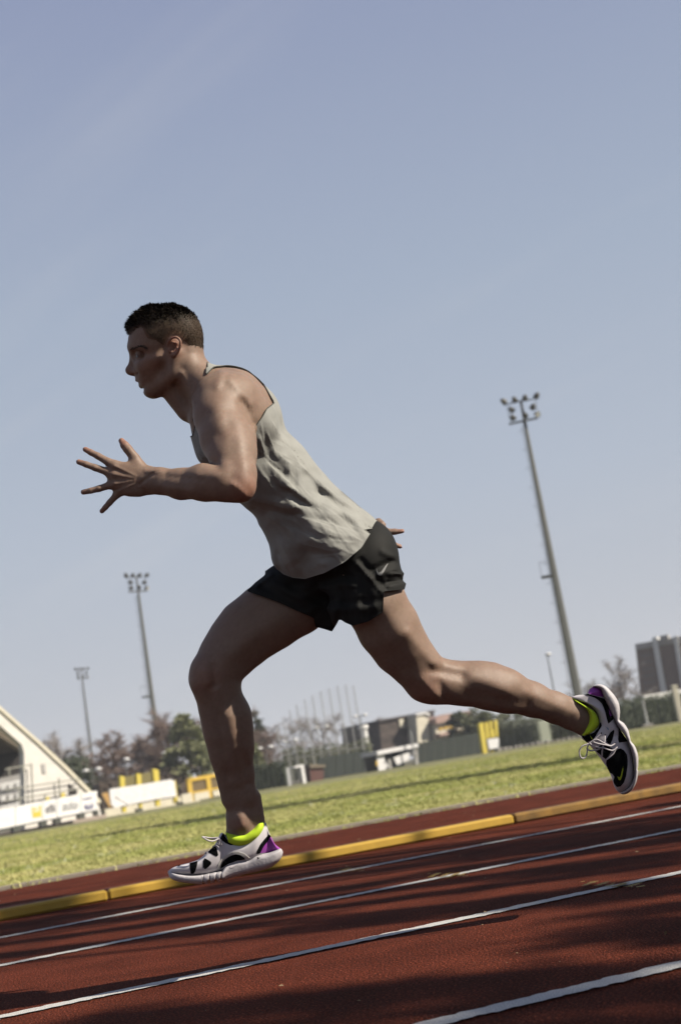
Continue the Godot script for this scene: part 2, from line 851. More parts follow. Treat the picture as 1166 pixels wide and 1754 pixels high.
		for z in 3:
			for y in 3:
				for x in 3:
					var least := 1e9
					var neg := 0
					for q in 8:
						var d := rough[x + (q & 1) + (y + ((q >> 1) & 1)) * 4 + (z + (q >> 2)) * 16]
						least = minf(least, absf(d))
						if d < 0.0:
							neg += 1
					var fill := neg == 0 or neg == 8
					if fill and least > close:
						var d := rough[x + y * 4 + z * 16]
						for zz in range(z * 3, z * 3 + 4):
							for yy in range(y * 3, y * 3 + 4):
								var s0 := x * 3 + yy * 10 + zz * 100
								for s in range(s0, s0 + 4):
									if f[s] == 1e4:
										f[s] = d
					else:
						for zz in range(z * 3, z * 3 + 4):
							for yy in range(y * 3, y * 3 + 4):
								var s0 := x * 3 + yy * 10 + zz * 100
								for s in range(s0, s0 + 4):
									if f[s] != 2e4:
										f[s] = 2e4
										where.append(s)
										pos.append(lo + Vector3(s % 10 - 1, (s / 10) % 10 - 1, s / 100 - 1) * cell)
		if where.is_empty():
			results[n] = [PackedVector3Array(), PackedVector3Array(), PackedInt32Array()]
			return
		var got := samples(pos, ids, bids)
		for j in where.size():
			f[where[j]] = got[j]
		var vert := PackedInt32Array()
		vert.resize(1000)
		vert.fill(-1)
		var v := PackedVector3Array()
		var nr := PackedVector3Array()
		var idx := PackedInt32Array()
		var step: Array[int] = [1, 10, 100]
		for z in 9:
			for y in 9:
				for x in 9:
					var b := x + y * 10 + z * 100
					var neg := 0
					for q in 8:
						if f[b + (q & 1) + ((q >> 1) & 1) * 10 + ((q >> 2) & 1) * 100] < 0.0:
							neg += 1
					if neg == 0 or neg == 8:
						continue
					var sum := Vector3.ZERO
					var cnt := 0
					for e in 3:
						var st := step[e]
						var u := (e + 1) % 3
						var w := (e + 2) % 3
						for q in 4:
							var o := Vector3.ZERO
							o[u] = q & 1
							o[w] = q >> 1
							var i0 := b + (q & 1) * step[u] + (q >> 1) * step[w]
							var f0 := f[i0]
							var f1 := f[i0 + st]
							if (f0 < 0.0) != (f1 < 0.0):
								o[e] = f0 / (f0 - f1)
								sum += o
								cnt += 1
					sum /= cnt
					var gx := 0.0
					var gy := 0.0
					var gz := 0.0
					for q in 4:
						var q1 := q & 1
						var q2 := q >> 1
						var wx := (sum.y if q1 else 1.0 - sum.y) * (sum.z if q2 else 1.0 - sum.z)
						var i0 := b + q1 * 10 + q2 * 100
						gx += (f[i0 + 1] - f[i0]) * wx
						var wy := (sum.x if q1 else 1.0 - sum.x) * (sum.z if q2 else 1.0 - sum.z)
						i0 = b + q1 + q2 * 100
						gy += (f[i0 + 10] - f[i0]) * wy
						var wz := (sum.x if q1 else 1.0 - sum.x) * (sum.y if q2 else 1.0 - sum.y)
						i0 = b + q1 + q2 * 10
						gz += (f[i0 + 100] - f[i0]) * wz
					vert[b] = v.size()
					v.append(lo + (Vector3(x - 1, y - 1, z - 1) + sum) * cell)
					nr.append(Vector3(gx, gy, gz).normalized())
		for z in range(1, 9):
			for y in range(1, 9):
				for x in range(1, 9):
					var b := x + y * 10 + z * 100
					var in0 := f[b] < 0.0
					for e in 3:
						if in0 != (f[b + step[e]] < 0.0):
							var u := step[(e + 1) % 3]
							var w := step[(e + 2) % 3]
							var c0 := vert[b - u - w]
							var c1 := vert[b - w]
							var c2 := vert[b]
							var c3 := vert[b - u]
							if in0:
								idx.append_array([c0, c2, c1, c0, c3, c2])
							else:
								idx.append_array([c0, c1, c2, c0, c2, c3])
		results[n] = [v, nr, idx]

	func mesh(size_: float, region := AABB()) -> Dictionary:
		cell = size_
		limit = region
		jobs = []
		var lo := Vector3.ONE * 1e9
		var hi := -lo
		for i in a.size():
			for p in [a[i], a[i] + ba[i]]:
				lo = lo.min(p - Vector3.ONE * reach[i])
				hi = hi.max(p + Vector3.ONE * reach[i])
		if region.size != Vector3.ZERO:
			lo = region.position
			hi = region.end
		var big := cell * 64.0
		var all := PackedInt32Array()
		for g in parent.size():
			for i in a.size():
				if grp[i] == g:
					all.append(i)
		lo -= Vector3.ONE * cell * 3.3
		var cnt := ((hi - lo) / big).ceil()
		for z in int(cnt.z):
			for y in int(cnt.y):
				for x in int(cnt.x):
					split(lo + Vector3(x, y, z) * big, big, all)
		results = []
		results.resize(jobs.size())
		var tt := Time.get_ticks_msec()
		var np := 0
		for j in jobs:
			np += j[1].size()
		for j in jobs.size():
			work(j)
		print('field ', jobs.size(), ' blocks, prims per block ', float(np) / maxi(jobs.size(), 1), ' ms ', Time.get_ticks_msec() - tt)
		var v := PackedVector3Array()
		var n := PackedVector3Array()
		var idx := PackedInt32Array()
		for r in results:
			var k0 := v.size()
			v.append_array(r[0])
			n.append_array(r[1])
			for i in r[2]:
				idx.append(i + k0)
		results = []
		return {"v": v, "n": n, "i": idx}


# a surface through rings of (edge below, edge above, half width), smooth along its length
func loft(stations: Array, origin: Vector2, scale: float, depth: float, per := 6, around := 28, square := 0.8, lean := 0.0, tilt := 0.0) -> Dictionary:
	# each station: [x below, y below, x above, y above, half width in metres]; lean moves the depth along the length
	var low := []
	var high := []
	var wide := []
	for s in stations:
		low.append(origin + Vector2(s[0], s[1]) / scale)
		high.append(origin + Vector2(s[2], s[3]) / scale)
		wide.append(Vector2(s[4], 0))
	low = spline(low, per)
	high = spline(high, per)
	wide = spline(wide, per)
	var v := PackedVector3Array()
	var rows := low.size()
	for r in rows:
		var mid: Vector2 = (low[r] + high[r]) / 2.0
		var half: Vector2 = (high[r] - low[r]) / 2.0
		var d := depth + lean * (float(r) / (rows - 1) - 0.5)
		for c in around:
			var ang := TAU * c / around
			var sn := signf(sin(ang)) * pow(absf(sin(ang)), square)
			var cs := signf(cos(ang)) * pow(absf(cos(ang)), square)
			var p: Vector2 = mid + half * sn
			v.append(at(p.x, p.y, d - wide[r].x * cs + tilt * sn))
	return net(v, rows, around)


func net(v: PackedVector3Array, rows: int, around: int) -> Dictionary:
	# a closed tube of rings, with its ends filled; normals from its own neighbours, turned outwards
	var n := PackedVector3Array()
	var idx := PackedInt32Array()
	var mids := []
	for r in rows:
		var m := Vector3.ZERO
		for c in around:
			m += v[r * around + c]
		mids.append(m / around)
	for r in rows:
		for c in around:
			var u := v[mini(r + 1, rows - 1) * around + c] - v[maxi(r - 1, 0) * around + c]
			var w := v[r * around + (c + 1) % around] - v[r * around + (c + around - 1) % around]
			n.append(u.cross(w).normalized())
	var flip := 0.0
	for r in rows:
		for c in around:
			flip += n[r * around + c].dot(v[r * around + c] - mids[r])
	if flip < 0.0:
		for j in n.size():
			n[j] = -n[j]
	for r in rows - 1:
		for c in around:
			var c2 := (c + 1) % around
			var q := [r * around + c, r * around + c2, (r + 1) * around + c2, (r + 1) * around + c]
			if flip < 0.0:
				q.reverse()
			idx.append_array([q[0], q[1], q[2], q[0], q[2], q[3]])
	for end in 2:
		var r := 0 if end == 0 else rows - 1
		var k := v.size()
		var dir: Vector3 = (mids[r] - mids[1 if end == 0 else rows - 2]).normalized()
		v.append(mids[r])
		n.append(dir)
		for c in around:
			idx.append_array([k, r * around + c, r * around + (c + 1) % around])
	return {"v": v, "n": n, "i": idx}


func sky_picture() -> ImageTexture:
	# blue overhead, paling to a milky horizon, with thin streaks of high cloud
	var w := 1024
	var h := 512
	var n := FastNoiseLite.new()
	n.seed = 4
	n.frequency = 1.0
	n.fractal_octaves = 5
	var px := PackedFloat32Array()
	px.resize(w * h * 3)
	var stops := [[0.0, Color(0.277, 0.285, 0.300)], [0.06, Color(0.264, 0.276, 0.300)], [0.20, Color(0.228, 0.256, 0.303)], [0.36, Color(0.188, 0.222, 0.282)], [0.56, Color(0.142, 0.168, 0.246)], [1.0, Color(0.05, 0.072, 0.155)]]
	for y in h:
		var el := PI / 2.0 - (y + 0.5) / h * PI
		var s := sin(el)
		var base: Color = stops[0][1]
		if s > 0.0:
			for k in stops.size() - 1:
				if s >= stops[k][0]:
					base = stops[k][1].lerp(stops[k + 1][1], clampf((s - stops[k][0]) / (stops[k + 1][0] - stops[k][0]), 0, 1))
		else:
			base = Color(0.12, 0.11, 0.10)
		for x in w:
			var a := (x + 0.5) / w * TAU
			var c := base
			if s > 0.0:
				var d := Vector3(cos(el) * sin(a), s, cos(el) * cos(a))
				var u := d / (d.y + 0.25)
				# streaks run one way across the sky
				var q := Vector3((u.x * 0.80 - u.z * 0.60) * 0.45, (u.z * 0.80 + u.x * 0.60) * 2.1, 0.0)
				var cl := n.get_noise_3dv(q * 1.3) * 0.6 + n.get_noise_3dv(Vector3(q.x * 2.0, q.y * 5.0, 7.0)) * 0.4
				cl = smoothstep(0.05, 0.55, cl) * smoothstep(0.0, 0.12, s) * (1.0 - smoothstep(0.5, 0.9, s) * 0.6)
				c = c.lerp(Color(0.33, 0.332, 0.34), cl * 0.17)
			var i := (y * w + x) * 3
			px[i] = c.r
			px[i + 1] = c.g
			px[i + 2] = c.b
	var im := Image.create_from_data(w, h, false, Image.FORMAT_RGBF, px.to_byte_array())
	return ImageTexture.create_from_image(im)


func make_materials() -> void:
	var pores := noise_tex(0.06, 3, 256, 3)
	M.skin = mat(1, 1, 1, 0.56)
	M.skin.metallic_specular = 0.36
	M.skin.vertex_color_use_as_albedo = true
	grain(M.skin, noise_tex(0.22, 33, 512, 3, 0.74, 1.12), 7.0, pores, 0.016, false)
	M.skin.subsurf_scatter_enabled = true
	M.skin.subsurf_scatter_strength = 0.08
	M.hair = mat(1, 1, 1, 0.6)
	M.hair.metallic_specular = 0.2
	M.hair.vertex_color_use_as_albedo = true
	M.brow = mat(0.0198, 0.0135, 0.0099, 0.7)
	M.eye_white = mat(0.11, 0.09, 0.08, 0.5)
	M.iris = mat(0.018, 0.0126, 0.009, 0.15)
	var weave := noise_tex(0.35, 8, 256, 2, 0.75, 1.0)
	M.shirt = grain(mat(0.208, 0.213, 0.199, 0.85), noise_tex(0.02, 9, 256, 4, 0.86, 1.0), 4.0, weave, 0.03, false)
	M.shirt.backlight_enabled = true
	M.shirt.backlight = Color(0.12, 0.12, 0.11)
	M.binding = mat(0.034, 0.0354, 0.0306, 0.9)
	M.shorts = grain(mat(0.0117, 0.0121, 0.0117, 0.7), null, 5.0, weave, 0.03, false)
	M.logo_grey = mat(0.05, 0.053, 0.056, 0.6)
	M.shoe_white = grain(mat(0.41, 0.395, 0.415, 0.75), null, 14.0, weave, 0.04, false)
	M.shoe_cream = mat(0.3536, 0.3468, 0.3264, 0.6)
	M.shoe_black = grain(mat(0.0036, 0.004, 0.0045, 0.9), null, 14.0, weave, 0.05, false)
	M.shorts.metallic_specular = 0.22
	M.shoe_black.metallic_specular = 0.1
	M.purple = mat(0.204, 0.0306, 0.2448, 0.5)
	M.sole = grain(mat(0.40, 0.385, 0.405, 0.65), noise_tex(0.03, 12, 256, 4, 0.8, 1.0), 6.0, pores, 0.05, false)
	M.sock = grain(mat(0.3536, 0.5032, 0.0136, 0.85), null, 14.0, weave, 0.08, false)
	M.neon = mat(0.3264, 0.4216, 0.0204, 0.5)
	M.blue_mark = mat(0.0816, 0.17, 0.2584, 0.5)
	M.lace = mat(0.3128, 0.2924, 0.306, 0.8)
	# the place
	var soft := noise_tex(0.012, 21, 512, 5, 0.62, 1.0)
	var speck := noise_tex(0.16, 22, 512, 3, 0.45, 1.0)
	var rubber := noise_tex(0.11, 23, 1024, 3, 0.0, 1.0, FastNoiseLite.TYPE_CELLULAR)
	M.earth = grain(mat(0.0952, 0.0884, 0.0476, 0.95), soft, 0.05)
	M.turf = grain(mat(0.36, 0.35, 0.12, 0.95), soft, 0.09, speck, 1.2)
	M.turf.detail_enabled = true
	M.turf.detail_blend_mode = BaseMaterial3D.BLEND_MODE_MUL
	M.turf.detail_albedo = noise_tex(0.03, 25, 512, 5, 0.5, 1.0)
	M.turf.detail_uv_layer = BaseMaterial3D.DETAIL_UV_2
	M.turf.uv2_triplanar = true
	M.turf.uv2_world_triplanar = true
	M.turf.uv2_scale = Vector3.ONE * 0.9
	M.track = grain(mat(0.235, 0.058, 0.031, 0.9), noise_tex(0.10, 24, 1024, 3, 0.25, 1.15, FastNoiseLite.TYPE_CELLULAR), 1.45, rubber, 0.6)
	M.track.metallic_specular = 0.15
	M.track.detail_enabled = true
	M.track.detail_blend_mode = BaseMaterial3D.BLEND_MODE_MUL
	M.track.detail_albedo = noise_tex(0.012, 31, 512, 5, 0.75, 1.0)
	M.track.detail_uv_layer = BaseMaterial3D.DETAIL_UV_2
	M.track.uv2_triplanar = true
	M.track.uv2_world_triplanar = true
	M.track.uv2_scale = Vector3.ONE * 0.37
	M.paint = grain(mat(0.72, 0.71, 0.68, 0.8), noise_tex(0.2, 26, 512, 3, 0.5, 1.0), 2.3, rubber, 0.25)
	M.paint_faded = grain(mat(0.2244, 0.1156, 0.0952, 0.85), speck, 2.3)
	M.paint_yellow = mat(0.204, 0.136, 0.0204, 0.8)
	var grime := noise_tex(0.02, 27, 512, 5, 0.9, 1.0)
	M.kerb = grain(mat(0.35, 0.215, 0.018, 0.7), grime, 1.3, speck, 0.08)
	M.kerb_worn = grain(mat(0.2448, 0.1292, 0.0163, 0.8), noise_tex(0.012, 28, 512, 5, 0.55, 1.0), 1.1, speck, 0.1)
	M.edging = mat(0.15, 0.13, 0.105, 0.9)
	M.concrete = grain(mat(0.2312, 0.2176, 0.1972, 0.9), grime, 1.0)
	M.concrete_pink = grain(mat(0.2448, 0.204, 0.1768, 0.9), grime, 0.5)
	M.leaf_dry = mat(0.2244, 0.1496, 0.0816, 0.9)
	M.blade = mat(1, 1, 1, 0.75)
	M.blade.vertex_color_use_as_albedo = true
	M.blade.backlight_enabled = true
	M.blade.backlight = Color(0.35, 0.38, 0.1)
	M.mast = mat(0.075, 0.078, 0.075, 0.5)
	M.mast_dark = mat(0.034, 0.0374, 0.0306, 0.6)
	M.lamp_back = mat(0.034, 0.034, 0.0272, 0.5)
	M.lamp_glass = mat(0.408, 0.4216, 0.4216, 0.15)
	M.white_shell = mat(0.51, 0.51, 0.51, 0.4)
	M.pole_pale = mat(0.24, 0.245, 0.245, 0.5)
	M.net = mat(0.238, 0.2448, 0.2448, 0.8)
	M.bark = mat(0.068, 0.051, 0.0374, 0.95)
	M.wood_grey = mat(0.1156, 0.102, 0.0918, 0.95)
	M.wood_brown = mat(0.0816, 0.0578, 0.0442, 0.95)
	M.twig_pale = mat(0.204, 0.1836, 0.17, 0.95)
	M.twig_brown = mat(0.1496, 0.1054, 0.085, 0.95)
	M.leaf_dark = mat(0.0286, 0.0374, 0.0204, 0.8)
	M.leaf_dark2 = mat(0.0578, 0.0714, 0.0442, 0.8)
	M.leaf_olive = mat(0.0748, 0.0816, 0.0408, 0.8)
	M.leaf_conifer = mat(0.1156, 0.1224, 0.0578, 0.8)
	M.leaf_grey = mat(0.1292, 0.1428, 0.1122, 0.8)
	M.leaf_brown = mat(0.068, 0.051, 0.0394, 0.9)
	for k in ["leaf_dark", "leaf_dark2", "leaf_olive", "leaf_conifer", "leaf_grey"]:
		M[k].backlight_enabled = true
		M[k].backlight = Color(0.2, 0.22, 0.08)
	M.plaster = grain(mat(0.4896, 0.476, 0.4488, 0.85), grime, 0.15)
	M.plaster_cream = grain(mat(0.4624, 0.4352, 0.3536, 0.85), grime, 0.2)
	M.plaster_white = grain(mat(0.5304, 0.5304, 0.5236, 0.8), grime, 0.2)
	M.plaster_grey = grain(mat(0.272, 0.2652, 0.2584, 0.85), grime, 0.2)
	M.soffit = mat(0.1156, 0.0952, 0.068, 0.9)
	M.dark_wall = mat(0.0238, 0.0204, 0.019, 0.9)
	M.rail = mat(0.1904, 0.1904, 0.1632, 0.6)
	M.board = grain(mat(0.544, 0.544, 0.5508, 0.6), grime, 0.1)
	M.tarp = grain(mat(0.5304, 0.5304, 0.544, 0.6), grime, 0.25, soft, 3.0)
	M.yellow = mat(0.3944, 0.3196, 0.034, 0.6)
	M.yellow_orange = mat(0.3944, 0.2584, 0.0204, 0.6)
	M.orange = mat(0.2856, 0.17, 0.0476, 0.7)
	M.yellow_mesh = grain(mat(0.2244, 0.1904, 0.0544, 0.8), speck, 0.4)
	M.orange_mesh = grain(mat(0.1904, 0.1292, 0.0476, 0.8), speck, 0.4)
	M.ink_grey = mat(0.0816, 0.0816, 0.0884, 0.7)
	M.ink_pale = mat(0.2448, 0.2516, 0.2584, 0.7)
	M.ink_blue = mat(0.0408, 0.0442, 0.1156, 0.7)
	M.windbreak = grain(mat(0.014, 0.023, 0.018, 0.85), soft, 0.3)
	M.red_brick = grain(mat(0.136, 0.0578, 0.0476, 0.9), speck, 0.5)
	M.brown_wall = grain(mat(0.102, 0.0782, 0.068, 0.9), noise_tex(0.03, 29, 512, 4, 0.35, 1.0), 0.06)
	M.roof_dark = mat(0.0408, 0.034, 0.034, 0.8)
	M.roof_pink = grain(mat(0.2856, 0.1972, 0.17, 0.85), grime, 0.2)
	M.window_dark = mat(0.0238, 0.0272, 0.0306, 0.25)
	M.brown_block = grain(mat(0.115, 0.078, 0.06, 0.85), grime, 0.08)
	M.brown_glass = mat(0.068, 0.0544, 0.0476, 0.3)
# ---------------------------------------------------------------- the runner
const HD := 3.31               # how far the head is from the camera
var DZ := Vector3.ZERO         # towards the camera
var LAT := Vector3.ZERO        # his left, at the hips
var LAT_SH := Vector3.ZERO     # his left, at the shoulders


func cap(f: Field, g: int, p: Array, q: Array, blend := 0.02, axis := Vector3.ZERO, s := 1.0) -> void:
	# a tapered capsule between two [px, py, depth, radius in px]
	f.add(g, at(p[0], p[1], p[2]), at(q[0], q[1], q[2]), p[3] / FPX * p[2], q[3] / FPX * q[2], blend, axis, s)


func chain(f: Field, g: int, pts: Array, blend := 0.02, axis := Vector3.ZERO, s := 1.0) -> void:
	for i in pts.size() - 1:
		cap(f, g, pts[i], pts[i + 1], blend, axis, s)


func hp(x: float, y: float, z: float) -> Vector3:
	return at(200.0 + x / 6.478, 500.0 + y / 6.478, HD - z)


func hcap(f: Field, g: int, x0: float, y0: float, z0: float, r0: float, x1: float, y1: float, z1: float, r1: float, blend := 0.006, axis := Vector3.ZERO, s := 1.0, axis2 := Vector3.ZERO, s2 := 1.0, carve := false) -> void:
	var u := HD / FPX / 6.478
	f.add(g, hp(x0, y0, z0), hp(x1, y1, z1), r0 * u, r1 * u, blend, axis, s, axis2, s2, carve)


func skull(f: Field, g: int, grow: float) -> void:
	var u := HD / FPX / 6.478
	var back := cam_xf.basis * Vector3(0.93, 0.36, 0)
	var z := DZ
	# cranium: longer front to back than high, narrower across
	f.add(g, hp(560, 478, 0), hp(545, 505, 0), 0.0645 + grow, 0.0645 + grow, 0.03, back.normalized(), 1.31, z, 1.06)
	f.add(g, hp(370, 480, 0), hp(400, 400, 0), 0.049 + grow, 0.046 + grow, 0.03, z, 1.22)
	f.add(g, hp(800, 640, 0), hp(770, 560, 0), 0.033 + grow, 0.036 + grow, 0.03, z, 1.35)


func head_prims(f: Field, g: int) -> void:
	skull(f, g, 0.0)
	var z := DZ
	# face block, cheeks and jaw
	hcap(f, g, 318, 640, 0, 175, 390, 900, 0, 165, 0.02, z, 1.2)
	hcap(f, g, 395, 880, 0, 165, 410, 1065, 0, 92, 0.02, z, 1.15)
	hcap(f, g, 385, 1085, 0.0, 74, 425, 1075, 0.0, 78, 0.015, z, 1.3)
	for s in [1.0, -1.0]:
		hcap(f, g, 420, 1080, 0.018 * s, 74, 640, 915, 0.047 * s, 62, 0.02)
		hcap(f, g, 640, 915, 0.047 * s, 62, 640, 690, 0.052 * s, 75, 0.02)
		hcap(f, g, 320, 800, 0.035 * s, 68, 460, 730, 0.051 * s, 52, 0.022)        # cheekbone
		hcap(f, g, 175, 612, 0.014 * s, 40, 300, 600, 0.046 * s, 42, 0.012)        # brow
		hcap(f, g, 330, 590, 0.049 * s, 38, 430, 600, 0.052 * s, 38, 0.02)        # temple rim
		hcap(f, g, 200, 702, 0.036 * s, 42, 270, 700, 0.042 * s, 40, 0.016, Vector3.ZERO, 1.0, Vector3.ZERO, 1.0, true)   # eye socket
		hcap(f, g, 263, 707, 0.0312 * s, 51, 263, 707, 0.0312 * s, 51, 0.007)      # lids round the eyeball
		hcap(f, g, 205, 724, 0.034 * s, 7, 226, 718, 0.042 * s, 8, 0.0015, Vector3.ZERO, 1.0, Vector3.ZERO, 1.0, true)
		hcap(f, g, 226, 718, 0.042 * s, 8, 278, 712, 0.0455 * s, 6, 0.0015, Vector3.ZERO, 1.0, Vector3.ZERO, 1.0, true)
		hcap(f, g, 196, 880, 0.011 * s, 34, 216, 884, 0.016 * s, 28, 0.007)        # side of the nose
		hcap(f, g, 178, 920, 0.007 * s, 10, 200, 914, 0.009 * s, 10, 0.004, Vector3.ZERO, 1.0, Vector3.ZERO, 1.0, true)
		# fold beside the mouth
		hcap(f, g, 255, 890, 0.027 * s, 9, 335, 925, 0.037 * s, 8, 0.012, Vector3.ZERO, 1.0, Vector3.ZERO, 1.0, true)
	hcap(f, g, 256, 955, 0, 40, 320, 1000, 0, 80, 0.01, z, 1.35)                   # over the teeth
	hcap(f, g, 188, 722, 0, 30, 152, 866, 0, 42, 0.012, z, 0.9)                    # bridge of the nose
	hcap(f, g, 146, 872, 0, 42, 172, 880, 0, 40, 0.01)                            # tip
	hcap(f, g, 165, 892, 0, 20, 215, 905, 0, 17, 0.008)                            # septum
	hcap(f, g, 358, 1108, 0, 42, 400, 1118, 0, 44, 0.012, z, 1.3)                  # chin
	hcap(f, g, 300, 1080, 0.0, 9, 318, 1078, 0.0, 9, 0.012, z, 2.6, Vector3.ZERO, 1.0, true)
	for s in [1.0, -1.0]:
		# lips, corner to middle, and the line between them
		hcap(f, g, 238, 980, 0.0, 26, 318, 953, 0.020 * s, 14, 0.004)
		hcap(f, g, 278, 1038, 0.0, 28, 322, 980, 0.019 * s, 14, 0.004)
		hcap(f, g, 226, 1010, 0.0, 11, 334, 962, 0.026 * s, 10, 0.003, Vector3.ZERO, 1.0, Vector3.ZERO, 1.0, true)
	# ears: a thin plate with a rolled rim, lobe, inner ridge and tragus
	for s in [1.0, -1.0]:
		var e := f.group(g, 0.004)
		var rim := [[572, 612, 0.071], [575, 560, 0.076], [610, 515, 0.083], [660, 503, 0.088], [702, 535, 0.091], [708, 590, 0.090], [690, 645, 0.086], [664, 690, 0.080], [640, 706, 0.076]]
		rim = spline(rim.map(func(p): return Vector3(p[0], p[1], p[2])), 3)
		for i in rim.size() - 1:
			hcap(f, e, rim[i].x, rim[i].y, rim[i].z * s, 12.5, rim[i + 1].x, rim[i + 1].y, rim[i + 1].z * s, 12.5, 0.003)
		hcap(f, e, 640, 690, 0.075 * s, 24, 622, 700, 0.071 * s, 20, 0.006)
		hcap(f, e, 650, 610, 0.071 * s, 60, 645, 570, 0.073 * s, 56, 0.006, z, 0.32)
		hcap(f, e, 625, 560, 0.078 * s, 9, 668, 570, 0.083 * s, 10, 0.005)
		hcap(f, e, 668, 570, 0.083 * s, 10, 668, 625, 0.082 * s, 10, 0.005)
		hcap(f, e, 668, 625, 0.082 * s, 10, 640, 668, 0.077 * s, 10, 0.005)
		hcap(f, e, 588, 640, 0.071 * s, 20, 596, 660, 0.072 * s, 18, 0.006)
		hcap(f, e, 628, 630, 0.080 * s, 19, 640, 618, 0.080 * s, 20, 0.006, Vector3.ZERO, 1.0, Vector3.ZERO, 1.0, true)


func finger(f: Field, hand: int, joints: Array, blend := 0.006) -> void:
	var g := f.group(hand, blend)
	for i in joints.size() - 1:
		var a: Array = joints[i].duplicate()
		var b: Array = joints[i + 1].duplicate()
		a[3] = a[3] * 1.06 + 0.3
		b[3] = b[3] * 1.06 + 0.3
		cap(f, g, a, b, 0.003)


func body_field() -> Field:
	var f := Field.new()
	f.inv_cam = cam_inv
	var z := DZ
	var t := f.group()
	# trunk
	chain(f, t, [[392, 705, 3.34, 60], [425, 760, 3.36, 62], [468, 817, 3.39, 60], [508, 862, 3.41, 58], [548, 912, 3.43, 58], [588, 950, 3.45, 58]], 0.03, LAT_SH, 1.42)
	cap(f, t, [398, 692, 3.35, 57], [420, 712, 3.36, 58], 0.03, LAT_SH, 1.75)
	cap(f, t, [372, 672, 3.33, 38], [398, 684, 3.30, 48], 0.03)
	cap(f, t, [400, 684, 3.22, 44], [425, 725, 3.25, 42], 0.03)      # shoulder blade, near side
	cap(f, t, [400, 684, 3.45, 38], [425, 725, 3.46, 39], 0.03)
	cap(f, t, [350, 715, 3.28, 26], [372, 765, 3.28, 34], 0.03)      # chest
	cap(f, t, [355, 715, 3.40, 26], [375, 765, 3.42, 34], 0.03)
	cap(f, t, [600, 965, 3.39, 40], [612, 968, 3.39, 40], 0.03)      # seat
	cap(f, t, [600, 960, 3.52, 40], [610, 966, 3.52, 40], 0.03)
	# neck
	cap(f, t, [306, 625, 3.31, 37], [348, 676, 3.33, 43], 0.03)
	cap(f, t, [322, 625, 3.27, 14], [335, 690, 3.30, 10], 0.02)      # muscle from the ear to the collarbone
	cap(f, t, [332, 640, 3.29, 26], [372, 676, 3.24, 30], 0.03)      # slope to the shoulder
	cap(f, t, [332, 640, 3.35, 26], [372, 672, 3.42, 30], 0.03)
	cap(f, t, [296, 672, 3.31, 18], [322, 702, 3.31, 20], 0.02)      # throat
	head_prims(f, t)
	# near arm, bent, the elbow held out towards the camera
	var n := f.group(t, 0.03)
	chain(f, n, [[373, 684, 3.19, 41], [377, 712, 3.165, 43], [388, 752, 3.12, 42.5], [397, 785, 3.08, 38], [406, 815, 3.04, 32], [411, 832, 3.02, 25]], 0.02)
	cap(f, n, [412, 700, 3.24, 24], [405, 770, 3.10, 30], 0.03)      # triceps
	cap(f, n, [420, 838, 3.02, 12], [418, 842, 3.02, 12], 0.02)      # point of the elbow
	chain(f, n, [[404, 831, 3.02, 27], [385, 827, 3.02, 30], [352, 826, 3.04, 30.5], [310, 829, 3.07, 24.5], [275, 824, 3.09, 20.5], [252, 823, 3.10, 20]], 0.02, z, 0.86)
	# hand, the back of it seen, fingers spread
	chain(f, n, [[252, 823, 3.10, 20], [243, 823, 3.10, 21], [222, 819, 3.10, 24], [206, 815, 3.10, 22]], 0.02, z, 0.42)
	cap(f, n, [224, 838, 3.10, 12], [236, 838, 3.10, 12], 0.012, z, 0.8)
	cap(f, n, [196, 797, 3.10, 8.5], [226, 812, 3.10, 10], 0.01, z, 0.8)
	cap(f, n, [194, 812, 3.10, 8.5], [226, 820, 3.10, 10], 0.01, z, 0.8)
	cap(f, n, [196, 829, 3.10, 8], [226, 826, 3.10, 10], 0.01, z, 0.8)
	cap(f, n, [203, 842, 3.105, 7.5], [228, 832, 3.10, 10], 0.01, z, 0.8)
	cap(f, n, [233, 795, 3.115, 11], [250, 812, 3.115, 13], 0.016, z, 0.9)     # root of the thumb
	finger(f, n, [[236, 797, 3.11, 9.0], [230.5, 784, 3.11, 7.6], [219, 769, 3.112, 7.2], [214, 763, 3.114, 6.6], [208.5, 755, 3.118, 4.6]], 0.012)
	finger(f, n, [[197, 798, 3.10, 7.6], [186, 791.5, 3.10, 6.2], [168, 781, 3.105, 5.2], [156, 775, 3.108, 4.6], [146.5, 769.8, 3.112, 4.1]], 0.008)
	finger(f, n, [[196, 813, 3.10, 7.6], [184, 808, 3.10, 6.2], [163, 801, 3.10, 5.3], [148, 795.5, 3.10, 4.7], [135.5, 791.2, 3.105, 4.3]], 0.008)
	finger(f, n, [[199, 829, 3.10, 7.4], [189, 831, 3.10, 6.0], [170, 837, 3.10, 5.0], [156, 840.5, 3.10, 4.5], [143, 843, 3.105, 4.0]], 0.008)
	finger(f, n, [[206, 842, 3.105, 6.8], [199, 849, 3.105, 5.4], [188, 861, 3.105, 4.6], [181, 869, 3.105, 4.1], [175, 875.5, 3.108, 3.8]], 0.008)
	# far arm, swung back behind the trunk; only two fingers show past the hip
	var r := f.group(t, 0.03)
	chain(f, r, [[395, 695, 3.50, 34], [425, 742, 3.57, 34], [483, 806, 3.66, 29], [494, 818, 3.67, 24]], 0.02)
	chain(f, r, [[494, 818, 3.67, 25], [530, 852, 3.67, 24], [596, 894, 3.64, 18], [612, 900, 3.63, 16.5]], 0.02)
	chain(f, r, [[612, 900, 3.63, 16], [630, 909, 3.62, 20], [648, 916, 3.615, 19]], 0.02, z, 0.5)
	finger(f, r, [[650, 908, 3.61, 8], [661, 911.5, 3.61, 5.8], [676, 911, 3.61, 5.0], [690, 909.8, 3.61, 3.8]], 0.008)
